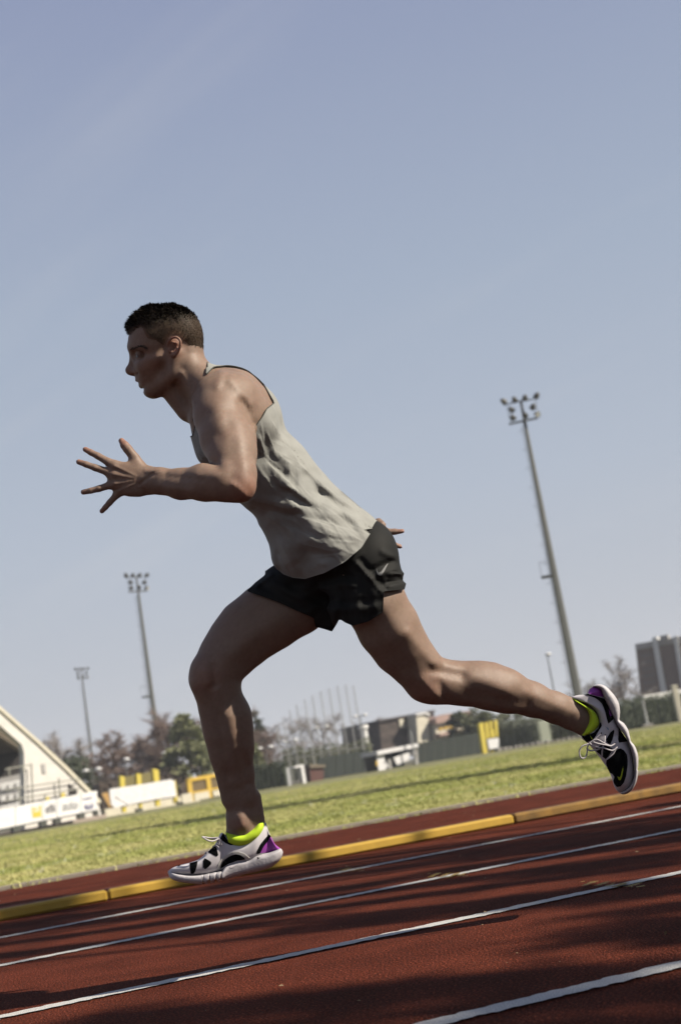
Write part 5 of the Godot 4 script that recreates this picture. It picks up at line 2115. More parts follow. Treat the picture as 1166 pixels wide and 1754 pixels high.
# ---------------------------------------------------------------- floodlight masts
func mast(label: String, where: Vector3, h: float, turn: float, group: String) -> Node3D:
	var t := thing("floodlight_mast", label, "floodlight", where, turn, group)
	var hh := h - 1.45
	part("pole", tube([Vector3(0, 0, 0), Vector3(0, hh * 0.5, 0), Vector3(0, h, 0)], [0.26, 0.19, 0.09], 12), M.mast, t)
	part("base_plate", box(1.2, 0.25, 1.2, 0.04), M.concrete, t)
	part("crossbar", tube(spline([Vector3(-1.05, hh, 0.05), Vector3(0, hh, 0.16), Vector3(0.85, hh + 0.03, 0.05)], 4), [0.07], 8), M.mast_dark, t)
	part("crossbar", tube(spline([Vector3(-1.15, hh + 1.38, 0.0), Vector3(0, hh + 1.36, 0.14), Vector3(1.15, hh + 1.36, 0.0)], 4), [0.04], 8), M.mast_dark, t)
	for s in [-0.95, 0.95]:
		part("brace", tube([Vector3(s, hh, 0.05), Vector3(s, hh + 1.37, 0.02)], [0.022], 6), M.mast_dark, t)
	var lamps := [[-1.13, 1.62, -0.6], [-0.39, 1.58, -0.15], [0.32, 1.56, 0.15], [1.11, 1.54, 0.6], [-0.72, 0.95, -0.4], [0.72, 0.85, 0.4], [-0.73, 0.40, -0.3], [0.1, 0.38, 0.0], [0.86, 0.28, 0.9]]
	var shape := []
	for k in 7:
		shape.append([[0.0, -0.22], [0.10, -0.20], [0.15, -0.12], [0.17, 0.02], [0.205, 0.14], [0.215, 0.16], [0.18, 0.165]][k])
	var body := stl()
	body.set_smooth_group(0)
	for k in shape.size() - 1:
		for c in 14:
			var a0 := TAU * c / 14
			var a1 := TAU * (c + 1) / 14
			var r0: float = shape[k][0]
			var r1: float = shape[k + 1][0]
			quad(body, Vector3(cos(a0) * r0, sin(a0) * r0, shape[k][1]), Vector3(cos(a0) * r1, sin(a0) * r1, shape[k + 1][1]), Vector3(cos(a1) * r1, sin(a1) * r1, shape[k + 1][1]), Vector3(cos(a1) * r0, sin(a1) * r0, shape[k][1]))
	var bm := done(body)
	var glass := stl()
	for c in range(1, 13):
		var f := []
		for q in [0, c, c + 1]:
			f.append(Vector3(cos(TAU * q / 14) * 0.178, sin(TAU * q / 14) * 0.178, 0.163))
		tri(glass, f[0], f[2], f[1])
	var gm := done(glass)
	for l in lamps:
		var o := part("floodlight", bm, M.lamp_back, t, Vector3(l[0], hh + l[1], 0.12))
		# heads lean down and fan out over the pitch
		o.rotation = Vector3(0.45, PI + l[2] if absf(l[2]) < 0.8 else 0.5, 0)
		part("glass", gm, M.lamp_glass, o)
		part("bracket", tube([Vector3(0, 0, -0.05), Vector3(0, -0.24, -0.05)], [0.03], 5), M.mast_dark, o)
	part("cable_duct", tube([Vector3(-0.22, 0.3, 0.2), Vector3(-0.16, hh * 0.5, 0.15), Vector3(-0.07, hh, 0.08)], [0.16, 0.13, 0.07], 6), M.mast_dark, t)
	# ladder up one side, with a rest platform half way
	for s in [-0.19, 0.19]:
		part("ladder_rail", tube([Vector3(-0.48, 2.2, s), Vector3(-0.36, hh * 0.5, s), Vector3(-0.24, hh - 0.3, s)], [0.022], 5), M.mast, t)
	var rung := stl()
	var k := int((hh - 2.5) / 0.32)
	for i in k:
		var f := float(i) / k
		var x := lerpf(-0.48, -0.36, f * 2.0) if f < 0.5 else lerpf(-0.36, -0.24, f * 2.0 - 1.0)
		var y := lerpf(2.3, hh - 0.3, f)
		tube_to(rung, [Vector3(x, y, -0.19), Vector3(x, y, 0.19)], [0.014], 4, false)
		if i % 4 == 0:
			tube_to(rung, [Vector3(x, y, -0.19), Vector3(x - 0.22, y, -0.16), Vector3(x - 0.30, y, 0), Vector3(x - 0.22, y, 0.16), Vector3(x, y, 0.19)], [0.008], 4, false)
	var rg := part("ladder_rungs", done(rung), M.mast, t)
	rg.set_meta("kind", "stuff")
	var pf := stl()
	box_to(pf, Vector3(-0.5, hh * 0.5, 0), Vector3(0.4, 0.05, 0.45), Basis.IDENTITY, 0.02)
	part("platform", done(pf), M.mast_dark, t)
	part("platform_rail", tube([Vector3(-0.85, hh * 0.5 + 1.0, -0.42), Vector3(-0.85, hh * 0.5 + 1.0, 0.42)], [0.012], 5), M.mast, t)
	for s in [-0.42, 0.42]:
		part("platform_rail", tube([Vector3(-0.85, hh * 0.5, s), Vector3(-0.85, hh * 0.5 + 1.0, s), Vector3(-0.3, hh * 0.5 + 1.0, s)], [0.012], 5), M.mast, t)
	return t


func park_lamp(label: String, where: Vector3, h: float, twin: bool, turn: float) -> Node3D:
	var t := thing("park_lamp", label, "street lamp", where, turn, "white street lamps beyond the field")
	part("pole", tube([Vector3.ZERO, Vector3(0, h, 0)], [0.07, 0.045], 8), M.mast, t)
	for s in ([-1.0, 1.0] if twin else [1.0]):
		var x: float = 0.45 * s if twin else 0.1
		part("arm", tube([Vector3(0, h, 0), Vector3(x, h + 0.02, 0)], [0.035], 6), M.mast, t)
		var sp := SphereMesh.new()
		sp.radius = 0.26
		sp.height = 0.26
		sp.radial_segments = 14
		sp.rings = 7
		part("lamp_head", sp, M.white_shell, t, Vector3(x, h + 0.02, 0))
	return t


# ---------------------------------------------------------------- what stands round the field
func background() -> void:
	masts()
	trees()
	plane_turn = 0.6
	grandstand()
	plane_turn = 0.5
	left_side()
	nets()
	buildings()
	right_side()
	shade_trees()


func masts() -> void:
	var g := "floodlight masts round the field"
	var p := spot(1002, 84)
	var face := func(w: Vector3) -> float: return atan2(-w.x, -w.z)
	mast("tallest looking floodlight mast, on the right behind the raised shoe", p, 22.4, face.call(p), g)
	p = spot(284, 121)
	mast("slim floodlight mast rising behind the white dugout panel", p, 21.2, face.call(p) + 0.5, g)
	p = spot(169, 200)
	mast("faint distant floodlight mast beside the grandstand wall", p, 21.6, face.call(p) + 0.6, g)
	# what throws the long thin shadow over the grass stands beyond the edge of the picture
	p = Vector3(-0.66, 0, -23.87) + Vector3(sun_dir.x, 0, sun_dir.z).normalized() * 13.0
	leaf_tree("cypress", "narrow cypress beyond the right edge whose shadow crosses the grass", p, 14.0, 4.2, M.leaf_dark, 171, "round", 9000, "tree", 0.24)


func trees() -> void:
	var g := "trees beyond the field"
	# [kind, px, distance, height px, width px, wood, label]
	twig_tree("bare_tree", "round pale bare tree behind the grandstand wall", spot(122, 120), size(155, 120), size(105, 120), M.wood_grey, M.twig_pale, 101, 3400, 0.2, 0.02).set_meta("group", g)
	leaf_tree("evergreen_bush", "dark green rounded evergreen beside the grandstand wall", spot(136, 100), size(102, 100), size(78, 100), M.leaf_dark, 102, "round", 3600, "tree", 0.35).set_meta("group", g)
	var browns := [[176, 110, 118, 70, "low brown bare tree between the grandstand and the yellow screen"], [203, 105, 140, 70, "brown bare tree behind the yellow screen"], [240, 108, 128, 80, "brown bushy bare tree left of the slim mast"], [275, 112, 140, 75, "brown bare tree touching the slim mast"], [300, 106, 170, 70, "tall brown bare tree left of the conifer"], [352, 115, 150, 80, "pale brown bare tree right of the conifer"], [410, 118, 150, 90, "brown bare tree behind the front leg"], [455, 112, 115, 66, "brown bare tree right of the front leg"], [640, 150, 90, 90, "faint bare tree above the long brown building"], [690, 155, 85, 90, "faint bare tree behind the white tower"], [500, 140, 120, 110, "faint bare tree behind the left net poles"], [560, 145, 118, 110, "faint bare tree behind the middle net poles"]]
	var i := 0
	for b in browns:
		twig_tree("bare_tree", b[4], spot(b[0], b[1]), size(b[2], b[1]), size(b[3], b[1]), M.wood_brown, M.twig_brown if i < 8 else M.twig_pale, 110 + i, 4200, 0.12, 0.022 if i < 8 else 0.014).set_meta("group", g)
		i += 1
	leaf_tree("conifer", "light green conifer left of the front shin", spot(332, 98), size(152, 98), size(128, 98), M.leaf_conifer, 131, "cone", 6000, "tree", 0.42).set_meta("group", g)
	leaf_tree("conifer", "yellow green conifer just right of the front shin", spot(440, 98), size(92, 98), size(48, 98), M.leaf_conifer, 132, "cone", 2600, "tree", 0.35).set_meta("group", g)
	leaf_tree("conifer", "small dark conifer above the left net poles", spot(452, 125), size(135, 125), size(60, 125), M.leaf_dark, 133, "cone", 2000, "tree", 0.4).set_meta("group", g)
	leaf_tree("conifer", "dark green conifer beside the pink roofed house", spot(795, 112), size(72, 112), size(40, 112), M.leaf_dark, 134, "round", 2600, "tree", 0.3).set_meta("group", g)
	leaf_tree("conifer", "olive green conifer behind the yellow frame", spot(822, 108), size(76, 108), size(48, 108), M.leaf_olive, 135, "round", 2600, "tree", 0.3).set_meta("group", g)
	leaf_tree("evergreen_bush", "grey green evergreen tree above the pale hedge", spot(880, 120), size(58, 120), size(60, 120), M.leaf_olive, 136, "round", 2200, "tree", 0.3).set_meta("group", g)
	leaf_tree("evergreen_bush", "dark evergreen behind the rear calf", spot(930, 122), size(52, 122), size(60, 122), M.leaf_dark, 137, "round", 2200, "tree", 0.3).set_meta("group", g)
	var rights := [[1012, 125, 100, 60, "pale bare tree left of the raised shoe"], [1043, 118, 90, 60, "brown bare bush behind the raised shoe"], [1078, 120, 124, 62, "tall bare tree between the shoe and the brown block"], [968, 140, 80, 70, "faint bare tree left of the tall mast"], [1110, 110, 72, 50, "brown bare bush in front of the brown block"]]
	for b in rights:
		twig_tree("bare_tree", b[4], spot(b[0], b[1]), size(b[2], b[1]), size(b[3], b[1]), M.wood_grey, M.twig_pale if i != 13 else M.twig_brown, 140 + i, 2200, 0.15, 0.016).set_meta("group", g)
		i += 1


func grandstand() -> void:
	var base := spot(90, 72)
	var t := thing("grandstand", "pale grandstand with sloping triangular end wall and tiered seats", "grandstand", base)
	part("end_wall", slab([-160, 1078, 0, 1219, 60, 1272, 110, 1318, 165, 1374, 170, 1398, 120, 1408, 40, 1425, 38, 1290, 34, 1276, 0, 1246, -160, 1110], base, 0.4), M.plaster, t)
	part("coping", slab([-160, 1074, 0, 1215, 60, 1268, 110, 1314, 168, 1373, 165, 1378, 110, 1322, 60, 1275, 0, 1222, -160, 1082], base, 0.55, -0.04), M.plaster_cream, t)
	var keep_turn := plane_turn
	plane_turn = 0.0
	var inner := spot(20, 76)
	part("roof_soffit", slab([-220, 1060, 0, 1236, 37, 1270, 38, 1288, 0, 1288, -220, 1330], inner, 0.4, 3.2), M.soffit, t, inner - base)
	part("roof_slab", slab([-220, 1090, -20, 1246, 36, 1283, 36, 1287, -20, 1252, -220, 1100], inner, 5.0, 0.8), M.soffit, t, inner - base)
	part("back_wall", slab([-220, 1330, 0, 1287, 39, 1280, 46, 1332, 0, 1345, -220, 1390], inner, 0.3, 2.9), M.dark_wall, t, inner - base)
	part("parapet", slab([-220, 1385, 0, 1331, 42, 1322, 44, 1333, 0, 1341, -220, 1397], inner, 0.25, 2.0), M.plaster_grey, t, inner - base)
	for k in 4:
		var y := 1340.0 + k * 20.0
		part("seat_tier", slab([-220, y + 56, 0, y + 1, 46, y - 9, 48, y + 12, 0, y + 22, -220, y + 76], inner, 0.7, 2.2 - k * 0.65), [M.plaster_white, M.plaster_grey][k % 2], t, inner - base)
		for q in 9:
			var x := 38.0 - q * 13.0
			var yy := y - 4.0 - (x - 43.0) * 0.2
			part("seat", slab([x - 10, yy + 1, x - 1, yy - 1, x - 1, yy + 8, x - 10, yy + 10], inner, 0.35, 1.7 - k * 0.65), M.plaster_white, t, inner - base)
	plane_turn = keep_turn
	# rails and posts in front of the tiers and along the stairs
	var rails := [[0, 1320, 44, 1312], [46, 1348, 128, 1336], [46, 1366, 128, 1352], [0, 1356, 44, 1348], [0, 1374, 45, 1366]]
	for r in rails:
		part("handrail", tube([on_plane(r[0], r[1], base) - base + view_basis(base).z * 0.5, on_plane(r[2], r[3], base) - base + view_basis(base).z * 0.5], [0.035], 6), M.rail, t)
	for r in [[45, 1310, 48, 1385], [92, 1335, 95, 1385], [24, 1350, 27, 1390], [68, 1362, 70, 1385], [6, 1316, 8, 1330], [30, 1312, 32, 1326]]:
		part("rail_post", tube([on_plane(r[0], r[1], base) - base + view_basis(base).z * 0.5, on_plane(r[2], r[3], base) - base + view_basis(base).z * 0.5], [0.045], 6), M.rail, t)
	part("wall_opening", slab([113, 1343, 122, 1350, 128, 1352, 127, 1366, 115, 1367], base, 0.1, -0.22), M.dark_wall, t)
	part("wall_plate", slab([67, 1310, 73, 1309, 75, 1325, 69, 1326], base, 0.08, -0.22), M.plaster_grey, t)
	for q in [[71, 1367, 76, 1372], [97, 1360, 103, 1368]]:
		part("sign", slab([q[0], q[1], q[2], q[1] - 1, q[2], q[3], q[0], q[3] + 1], base, 0.06, -0.45), M.yellow, t)
	part("plinth", slab([-160, 1468, 0, 1428, 172, 1396, 173, 1404, 0, 1437, -160, 1478], base, 0.5, -0.3), M.concrete_pink, t)
	# advertising boards standing in front
	var fb := spot(90, 69.5)
	var boards := [[-40, 26, "leftmost blank white advertising board below the grandstand seats"], [27, 73, "white advertising board with a yellow shield emblem"], [74, 97, "white advertising board with grey lettering"], [98, 138, "white advertising board with thin grey script"], [139, 166, "white advertising board with a dark blue badge"]]
	for b in boards:
		var x0: float = b[0]
		var x1: float = b[1]
		var top := func(x: float) -> float: return 1381.0 - (x - 30.0) * 0.196
		var low := func(x: float) -> float: return 1414.0 - (x - 30.0) * 0.200
		var bb := thing("advertising_board", b[2], "banner", fb, 0.0, "white advertising boards along the grandstand")
		part("panel", slab([x0, top.call(x0), x1, top.call(x1), x1, low.call(x1), x0, low.call(x0)], fb, 0.06), M.board, bb)
		part("frame", slab([x0, low.call(x0), x1, low.call(x1), x1, low.call(x1) + 2.5, x0, low.call(x0) + 2.5], fb, 0.10), M.mast_dark, bb)
		for x in [x0 + 2, x1 - 2]:
			part("foot", slab([x - 3, low.call(x) + 2.5, x + 3, low.call(x) + 2, x + 3, low.call(x) + 10, x - 3, low.call(x) + 10], fb, 0.25), M.mast_dark, bb)
		if x0 == 27:
			for s in [[54, 1383, 57, 1382, 58, 1391, 67, 1389, 66, 1380.5, 70, 1380, 71, 1399, 56, 1401], [59, 1384, 63, 1383, 63, 1388, 60, 1388]]:
				part("emblem", slab(s, fb, 0.02, -0.04), M.yellow, bb)
		if x0 == 74:
			lettering(bb, fb, "elli", 77, 1387, 18.0, M.ink_grey, 13.0)
		if x0 == 98:
			lettering(bb, fb, "auto", 106, 1382.5, 30.0, M.ink_pale, 12.0)
		if x0 == 139:
			part("emblem", slab([144, 1379, 159, 1376, 159, 1384, 156, 1385, 148, 1386.5, 145, 1386], fb, 0.02, -0.04), M.ink_blue, bb)
			part("emblem_line", slab([142, 1368, 157, 1365.5, 157, 1368, 142, 1370.5], fb, 0.02, -0.04), M.ink_blue, bb)
			part("emblem_line", slab([147, 1380, 157, 1378, 156, 1380.5, 148, 1382], fb, 0.025, -0.045), M.board, bb)


func lettering(o: Node3D, base: Vector3, words: String, px: float, py: float, wide: float, m: Material, tall: float) -> void:
	var tm := TextMesh.new()
	var f := SystemFont.new()
	f.font_names = PackedStringArray(["Droid Sans"])
	tm.font = f
	tm.text = words
	tm.font_size = 64
	tm.pixel_size = 0.01
	tm.depth = 0.04
	tm.horizontal_alignment = HORIZONTAL_ALIGNMENT_LEFT
	tm.vertical_alignment = VERTICAL_ALIGNMENT_CENTER
	var n := part("lettering", tm, m, o)
	var b := view_basis(base)
	var p := on_plane(px, py, base) - base
	var box_ := tm.get_aabb()
	var s := size(wide, (base - cam_xf.origin).length()) / maxf(box_.size.x, 0.01)
	var sy := size(tall, (base - cam_xf.origin).length()) / maxf(box_.size.y, 0.01)
	n.transform = Transform3D(Basis(b.x * s, b.y * sy, b.z), p + b.z * 0.055)


func left_side() -> void:
	# yellow screens behind and in front, and the panel between them
	var b := spot(240, 80)
	var t := thing("ball_screen", "yellow framed mesh screen standing behind the white panel", "screen", spot(240, 84))
	var sb := spot(240, 84)
	for q in [[204, 1329, 212, 1331, 214, 1390, 207, 1391], [232, 1325, 240, 1326, 243, 1386, 236, 1388], [260, 1317, 270, 1319, 275, 1380, 267, 1382]]:
		part("post", slab(q, sb, 0.3), M.yellow, t)
	part("mesh_sheet", slab([212, 1331, 232, 1327, 234, 1356, 214, 1360], sb, 0.05), M.yellow_mesh, t)
	part("mesh_sheet", slab([240, 1326, 261, 1321, 264, 1350, 242, 1354], sb, 0.05), M.yellow_mesh, t)
	t = thing("tarpaulin_banner", "white tarpaulin panel with a drooping corner on yellow legs", "banner", b)
	part("panel", slab([187, 1353, 192, 1351, 240, 1344, 292, 1335, 298, 1338, 302, 1364, 262, 1370, 222, 1378, 196, 1384, 190, 1378], b, 0.12), M.tarp, t)
	part("crease", tube([on_plane(196, 1364, b) - b + view_basis(b).z * 0.07, on_plane(222, 1379, b) - b + view_basis(b).z * 0.07], [0.03], 5), M.tarp, t)
	for q in [[298, 1338, 302, 1337, 306, 1374, 300, 1376], [211, 1378, 217, 1377, 218, 1391, 212, 1391], [240, 1374, 245, 1373, 245, 1384, 241, 1385], [268, 1368, 275, 1367, 276, 1380, 269, 1381]]:
		part("leg", slab(q, b, 0.2, 0.16), M.yellow, t)
	for q in [[232, 1386, 242, 1384, 242, 1392, 234, 1393], [303, 1375, 311, 1373, 312, 1379, 304, 1380]]:
		part("foot", slab(q, b, 0.3, -0.05), M.mast_dark, t)
	t = thing("leaning_hoarding", "orange yellow board leaning beside the white panel", "board", spot(180, 81))
	part("board", slab([174, 1360, 184, 1357, 192, 1380, 188, 1384], spot(180, 81), 0.1), M.orange, t)
	var lw := spot(250, 83)
	t = thing("low_wall", "low pale wall behind the white panel", "wall", lw)
	part("wall", slab([170, 1388, 300, 1366, 340, 1360, 340, 1374, 300, 1379, 170, 1402], lw, 0.3), M.plaster_cream, t)
	var gb := spot(350, 82)
	t = thing("goal_frame", "orange yellow framed gate with pale lower boards", "gate", gb)
	for q in [[319, 1334, 326, 1333, 331, 1372, 324, 1373], [351, 1328, 358, 1327, 363, 1366, 356, 1367], [384, 1322, 390, 1321, 395, 1360, 389, 1361], [319, 1334, 390, 1321, 391, 1327, 320, 1340], [322, 1358, 392, 1345, 392, 1348, 322, 1361]]:
		part("frame", slab(q, gb, 0.22 + 0.02 * q[0] / 400.0), M.yellow_orange, t)
	part("mesh_sheet", slab([325, 1338, 352, 1333, 356, 1355, 328, 1360], gb, 0.05), M.orange_mesh, t)
	part("mesh_sheet", slab([358, 1332, 385, 1327, 389, 1349, 362, 1354], gb, 0.05), M.orange_mesh, t)
	for q in [[308, 1362, 326, 1358, 328, 1373, 311, 1376], [331, 1360, 355, 1355, 357, 1367, 332, 1372], [362, 1355, 396, 1349, 396, 1360, 364, 1365]]:
		part("board", slab(q, gb, 0.12, -0.14), M.plaster_cream, t)
	# street lamps behind
	for q in [[166, 96, 76, true, "twin street lamp beside the grandstand end"], [224, 98, 84, false, "street lamp above the yellow mesh screen"], [290, 100, 84, false, "street lamp at the foot of the slim mast"], [462, 105, 66, true, "leftmost twin street lamp, right of the front leg"], [506, 108, 70, true, "twin street lamp above the white goal"], [562, 112, 84, true, "twin street lamp before the tall net poles"], [630, 118, 92, true, "twin street lamp above the long brown building"], [962, 104, 142, false, "lone street lamp left of the tall mast"]]:
		var w := spot(q[0], q[1])
		park_lamp(q[4], w, size(q[2], q[1]), q[3], atan2(-w.x, -w.z))
	hedge("dark clipped hedge right of the front leg", spot(436, 92), spot(492, 92), size(42, 92), 1.2, M.leaf_dark, 201, 2600)
	hedge("brown hedge below the bare trees by the yellow screen", spot(168, 95), spot(320, 97), size(62, 95), 2.0, M.leaf_brown, 202, 5000)


func nets() -> void:
	# a tall ball net on slim poles, with dark windbreak sheets along its foot
	var g := "tall net poles beyond the field"
	var xs := [487, 500, 513, 526, 541, 555, 570, 585, 600, 614, 627]
	var tops := [100, 112, 122, 130, 136, 141, 145, 148, 150, 150, 146]
	var names := ["leftmost", "second", "third", "fourth", "fifth", "middle", "seventh", "eighth", "ninth", "tenth", "rightmost"]
	var d0 := 100.0
	for i in xs.size():
		var p := spot(xs[i], d0)
		var t := thing("net_pole", "%s tall pale pole of the ball net, counted from the left" % names[i] if i % 10 else "%s tall pale pole of the ball net" % names[i], "pole", p, 0.0, g)
		part("pole", tube([Vector3.ZERO, Vector3(0, size(float(tops[i]), d0), 0)], [0.05, 0.035], 8), M.pole_pale, t)
		part("foot", box(0.4, 0.2, 0.4, 0.03), M.concrete, t)
	var a := spot(487, d0)
	var b := spot(627, d0)
	var net_ := thing("ball_net", "fine grey ball net hung between the tall poles", "net", (a + b) / 2.0)
	var s := stl()
	var along := (b - a)
	var n := int(along.length() / 0.3)
	for i in n:
		var f := float(i) / n
		var h := size(lerpf(98.0, 148.0, minf(f * 1.6, 1.0)), d0)
		var p := along * (f - 0.5)
		tube_to(s, [p, p + Vector3.UP * h], [0.005], 3, false)
	for k in 27:
		var y := k * 0.25
		tube_to(s, [along * (-0.5 + maxf(0.0, (y - 4.4) * 0.27)) + Vector3.UP * y, along * 0.5 + Vector3.UP * y], [0.005], 3, false)
	var st := part("strands", done(s), M.net, net_)
	st.set_meta("kind", "stuff")
	var w := thing("windbreak_fence", "dark green windbreak sheets along the foot of the ball net", "fence", spot(590, 99))
	var wb := spot(590, 99)
	for i in 6:
		var x0 := 545.0 + i * 15.0
		part("sheet", slab([x0, horizon(x0) - 26.0, x0 + 14, horizon(x0 + 14) - 26.0, x0 + 14, horizon(x0 + 14) + 11.5, x0, horizon(x0) + 11.5], wb, 0.06), M.windbreak, w)
	part("rail", slab([490, horizon(490) - 34.0, 640, horizon(640) - 34.0, 640, horizon(640) - 31.0, 490, horizon(490) - 31.0], wb, 0.08, 0.1), M.mast_dark, w)
	hedge("green hedge behind the ball net poles", spot(490, 106), spot(640, 106), size(58, 106), 2.0, M.leaf_olive, 205, 4200)
	# small white goal and the red hut beside it
	var gb := spot(508, 90)
	var t := thing("football_goal", "white football goal with two posts at the far grass edge", "goal", gb)
	for q in [[490, 1316, 494.5, 1315, 499.5, 1350, 495, 1351], [514, 1311, 519, 1310, 524.5, 1346, 519.5, 1347]]:
		part("post", slab(q, gb, 0.16), M.board, t)
	part("crossbar", slab([490, 1315, 518, 1309.5, 519, 1313, 490.5, 1318.5], gb, 0.15), M.board, t)
	var gn := stl()
	for k in 9:
		var x := 495.0 + k * 3.0
		tube_to(gn, [on_plane(x, 1317, gb) - gb, on_plane(x + 4, 1348, gb) - gb - view_basis(gb).z * 1.2], [0.008], 3, false)
	for k in 8:
		var y := 1319.0 + k * 4.0
		tube_to(gn, [on_plane(495 + k * 0.5, y, gb) - gb - view_basis(gb).z * 0.12 * k, on_plane(519 + k * 0.5, y - 4, gb) - gb - view_basis(gb).z * 0.12 * k], [0.008], 3, false)
	part("goal_net", done(gn), M.net, t).set_meta("kind", "stuff")
	var hb := spot(532, 95)
	t = thing("equipment_hut", "small red hut beside the white goal", "hut", hb)
	part("wall", slab([521, 1316, 545, 1315, 545, 1341, 524, 1346], hb, 1.6), M.red_brick, t)
	part("roof", slab([520, 1311, 546, 1312, 547, 1316, 520, 1317], hb, 1.9, -0.02), M.soffit, t)


func buildings() -> void:
	var b := spot(665, 128)
	var t := thing("long_building", "long brown flat roofed building behind the covered shelter", "building", b)
	part("wall", slab([616, 1243, 708, 1226, 711, 1290, 622, 1306], b, 8.0), M.brown_wall, t)
	part("roof", slab([614, 1241, 708, 1224, 708, 1227.5, 614, 1244.5], b, 8.4, -0.05), M.roof_dark, t)
	for q in [[648, 1240, 655, 1239, 657, 1253, 650, 1254]]:
		part("panel", slab(q, b, 0.2, -4.1), M.plaster_cream, t)
	for k in 5:
		var x := 662.0 + k * 9.0
		part("window", slab([x, 1252 - k * 1.7, x + 5, 1251 - k * 1.7, x + 5.5, 1262 - k * 1.7, x + 0.5, 1263 - k * 1.7], b, 0.12, -4.05), M.window_dark, t)
	var wc := spot(632, 118)
	t = thing("white_tank", "white standing column in front of the long brown building", "tank", wc)
	part("column", tube([Vector3.ZERO, Vector3(0, size(70, 118), 0)], [size(7, 118), size(6, 118)], 12), M.plaster_white, t)
	part("cap", tube([Vector3(0, size(70, 118), 0), Vector3(0, size(76, 118), 0)], [size(9, 118), size(8.5, 118)], 12), M.plaster_white, t)
	var tb := spot(712, 124)
	t = thing("white_tower", "pale square tower at the end of the long brown building", "tower", tb)
	part("wall", slab([703, 1227, 717, 1224, 724, 1228, 728, 1290, 708, 1294], tb, 2.2), M.plaster_cream, t)
	part("cap", slab([701, 1225, 717, 1221.5, 725, 1225, 725, 1229, 717, 1225, 702, 1228.5], tb, 2.5, -0.02), M.plaster_white, t)
	var pb := spot(752, 126)
	t = thing("house", "low house with a pale pink tiled roof and cream wall", "house", pb)
	part("wall", slab([724, 1243, 779, 1233, 781, 1276, 727, 1285], pb, 5.0), M.plaster_cream, t)
	part("roof", slab([720, 1236, 730, 1230, 778, 1223, 783, 1228, 783, 1234, 722, 1245], pb, 5.8, -0.1), M.roof_pink, t)
	for k in 5:
		var x := 730.0 + k * 9.0
		part("window", slab([x, 1250.5 - k * 1.7, x + 6, 1249.3 - k * 1.7, x + 6, 1254 - k * 1.7, x, 1255.2 - k * 1.7], pb, 0.1, -2.55), M.yellow_orange, t)
	part("awning", slab([722, 1262, 800, 1248, 801, 1252, 723, 1267], pb, 1.2, -3.0), M.roof_pink, t)
	# shelter with white sheets and dark windows
	var sb := spot(668, 94)
	t = thing("covered_shelter", "white sheeted shelter with dark openings beside the net poles", "shelter", sb)
	part("roof", slab([631, 1289, 700, 1276, 702, 1282, 632, 1296], sb, 2.6), M.tarp, t)
	part("back", slab([634, 1294, 702, 1281, 705, 1312, 640, 1324], sb, 0.1, 1.1), M.window_dark, t)
	for q in [[633, 1292, 645, 1290, 650, 1322, 637, 1325], [662, 1300, 690, 1290, 688, 1304, 668, 1312], [643, 1308, 648, 1307, 662, 1320, 657, 1322]]:
		part("sheet", slab(q, sb, 0.06, -1.0), M.tarp, t)
	for q in [[652, 1303, 656, 1302, 659, 1320, 655, 1321], [698, 1280, 701, 1279, 704, 1312, 701, 1313]]:
		part("post", slab(q, sb, 0.1, -1.05), M.plaster_grey, t)
	part("sign", slab([631, 1306, 634, 1305, 635, 1313, 632, 1314], sb, 0.05, -1.1), M.yellow_orange, t)
	# dark windbreak fence in bays
	var fb := spot(775, 96)
	t = thing("windbreak_fence", "long dark green windbreak fence left of the yellow frame", "fence", fb)
	for i in 7:
		var x0 := 709.0 + i * 17.0
		part("sheet", slab([x0, 1274 - i * 2.9, x0 + 16.5, 1271.2 - i * 2.9, x0 + 16.5, 1308.5 - i * 2.9, x0, 1311.4 - i * 2.9], fb, 0.05), M.windbreak, t)
		part("post", tube([on_plane(x0, 1311 - i * 2.9, fb) - fb, on_plane(x0, 1271 - i * 2.9, fb) - fb], [0.05], 6), M.mast_dark, t)
	var lp := spot(710, 93)
	t = thing("fence_post", "slim grey post at the left end of the windbreak fence", "post", lp)
	part("pole", tube([Vector3.ZERO, Vector3(0, size(56, 93), 0)], [0.06], 8), M.pole_pale, t)
	part("bracket", box(0.3, 0.25, 0.3, 0.03), M.plaster_grey, t, Vector3(0, size(14, 93), 0))
	# yellow frame with a white board
	var yb := spot(834, 90)
	t = thing("yellow_frame", "yellow padded frame carrying a blank white board", "frame", yb)
	for q in [[818, 1240, 825, 1238, 833, 1292, 826, 1293], [828, 1238, 833, 1237, 836, 1264, 831, 1265], [836, 1236, 840, 1235, 842, 1262, 838, 1263], [844, 1234, 849, 1233, 851, 1263, 847, 1262]]:
		part("post", slab(q, yb, 0.35), M.yellow, t)
	part("crossbar", slab([820, 1254, 850, 1248, 851, 1262, 822, 1268], yb, 0.2), M.yellow, t)
	part("board", slab([831, 1267, 850, 1264, 852, 1281, 834, 1284], yb, 0.15, -0.2), M.board, t)
	part("leg", slab([838, 1284, 844, 1283, 845, 1290, 840, 1291], yb, 0.2), M.yellow, t)
	plane_turn = -0.12
	# brown apartment block on the right
	var ab := spot(1150, 165)
	t = thing("apartment_block", "brown apartment block with white pilasters at the right edge", "building", ab)
	part("wall", slab([1091, 1112, 1200, 1092, 1300, 1076, 1312, 1200, 1104, 1240], ab, 3.0), M.brown_block, t)
	part("cornice", slab([1090, 1104, 1125, 1098, 1200, 1085, 1300, 1068, 1301, 1078, 1200, 1095, 1091, 1114], ab, 3.4, -0.02), M.plaster_grey, t)
	for q in [[1119, 1094, 1127, 1091, 1144, 1186, 1135, 1188], [1155, 1092, 1162, 1090, 1178, 1180, 1170, 1182], [1215, 1080, 1222, 1078, 1238, 1170, 1230, 1172]]:
		part("pilaster", slab(q, ab, 3.9, -0.05), M.plaster_white, t)
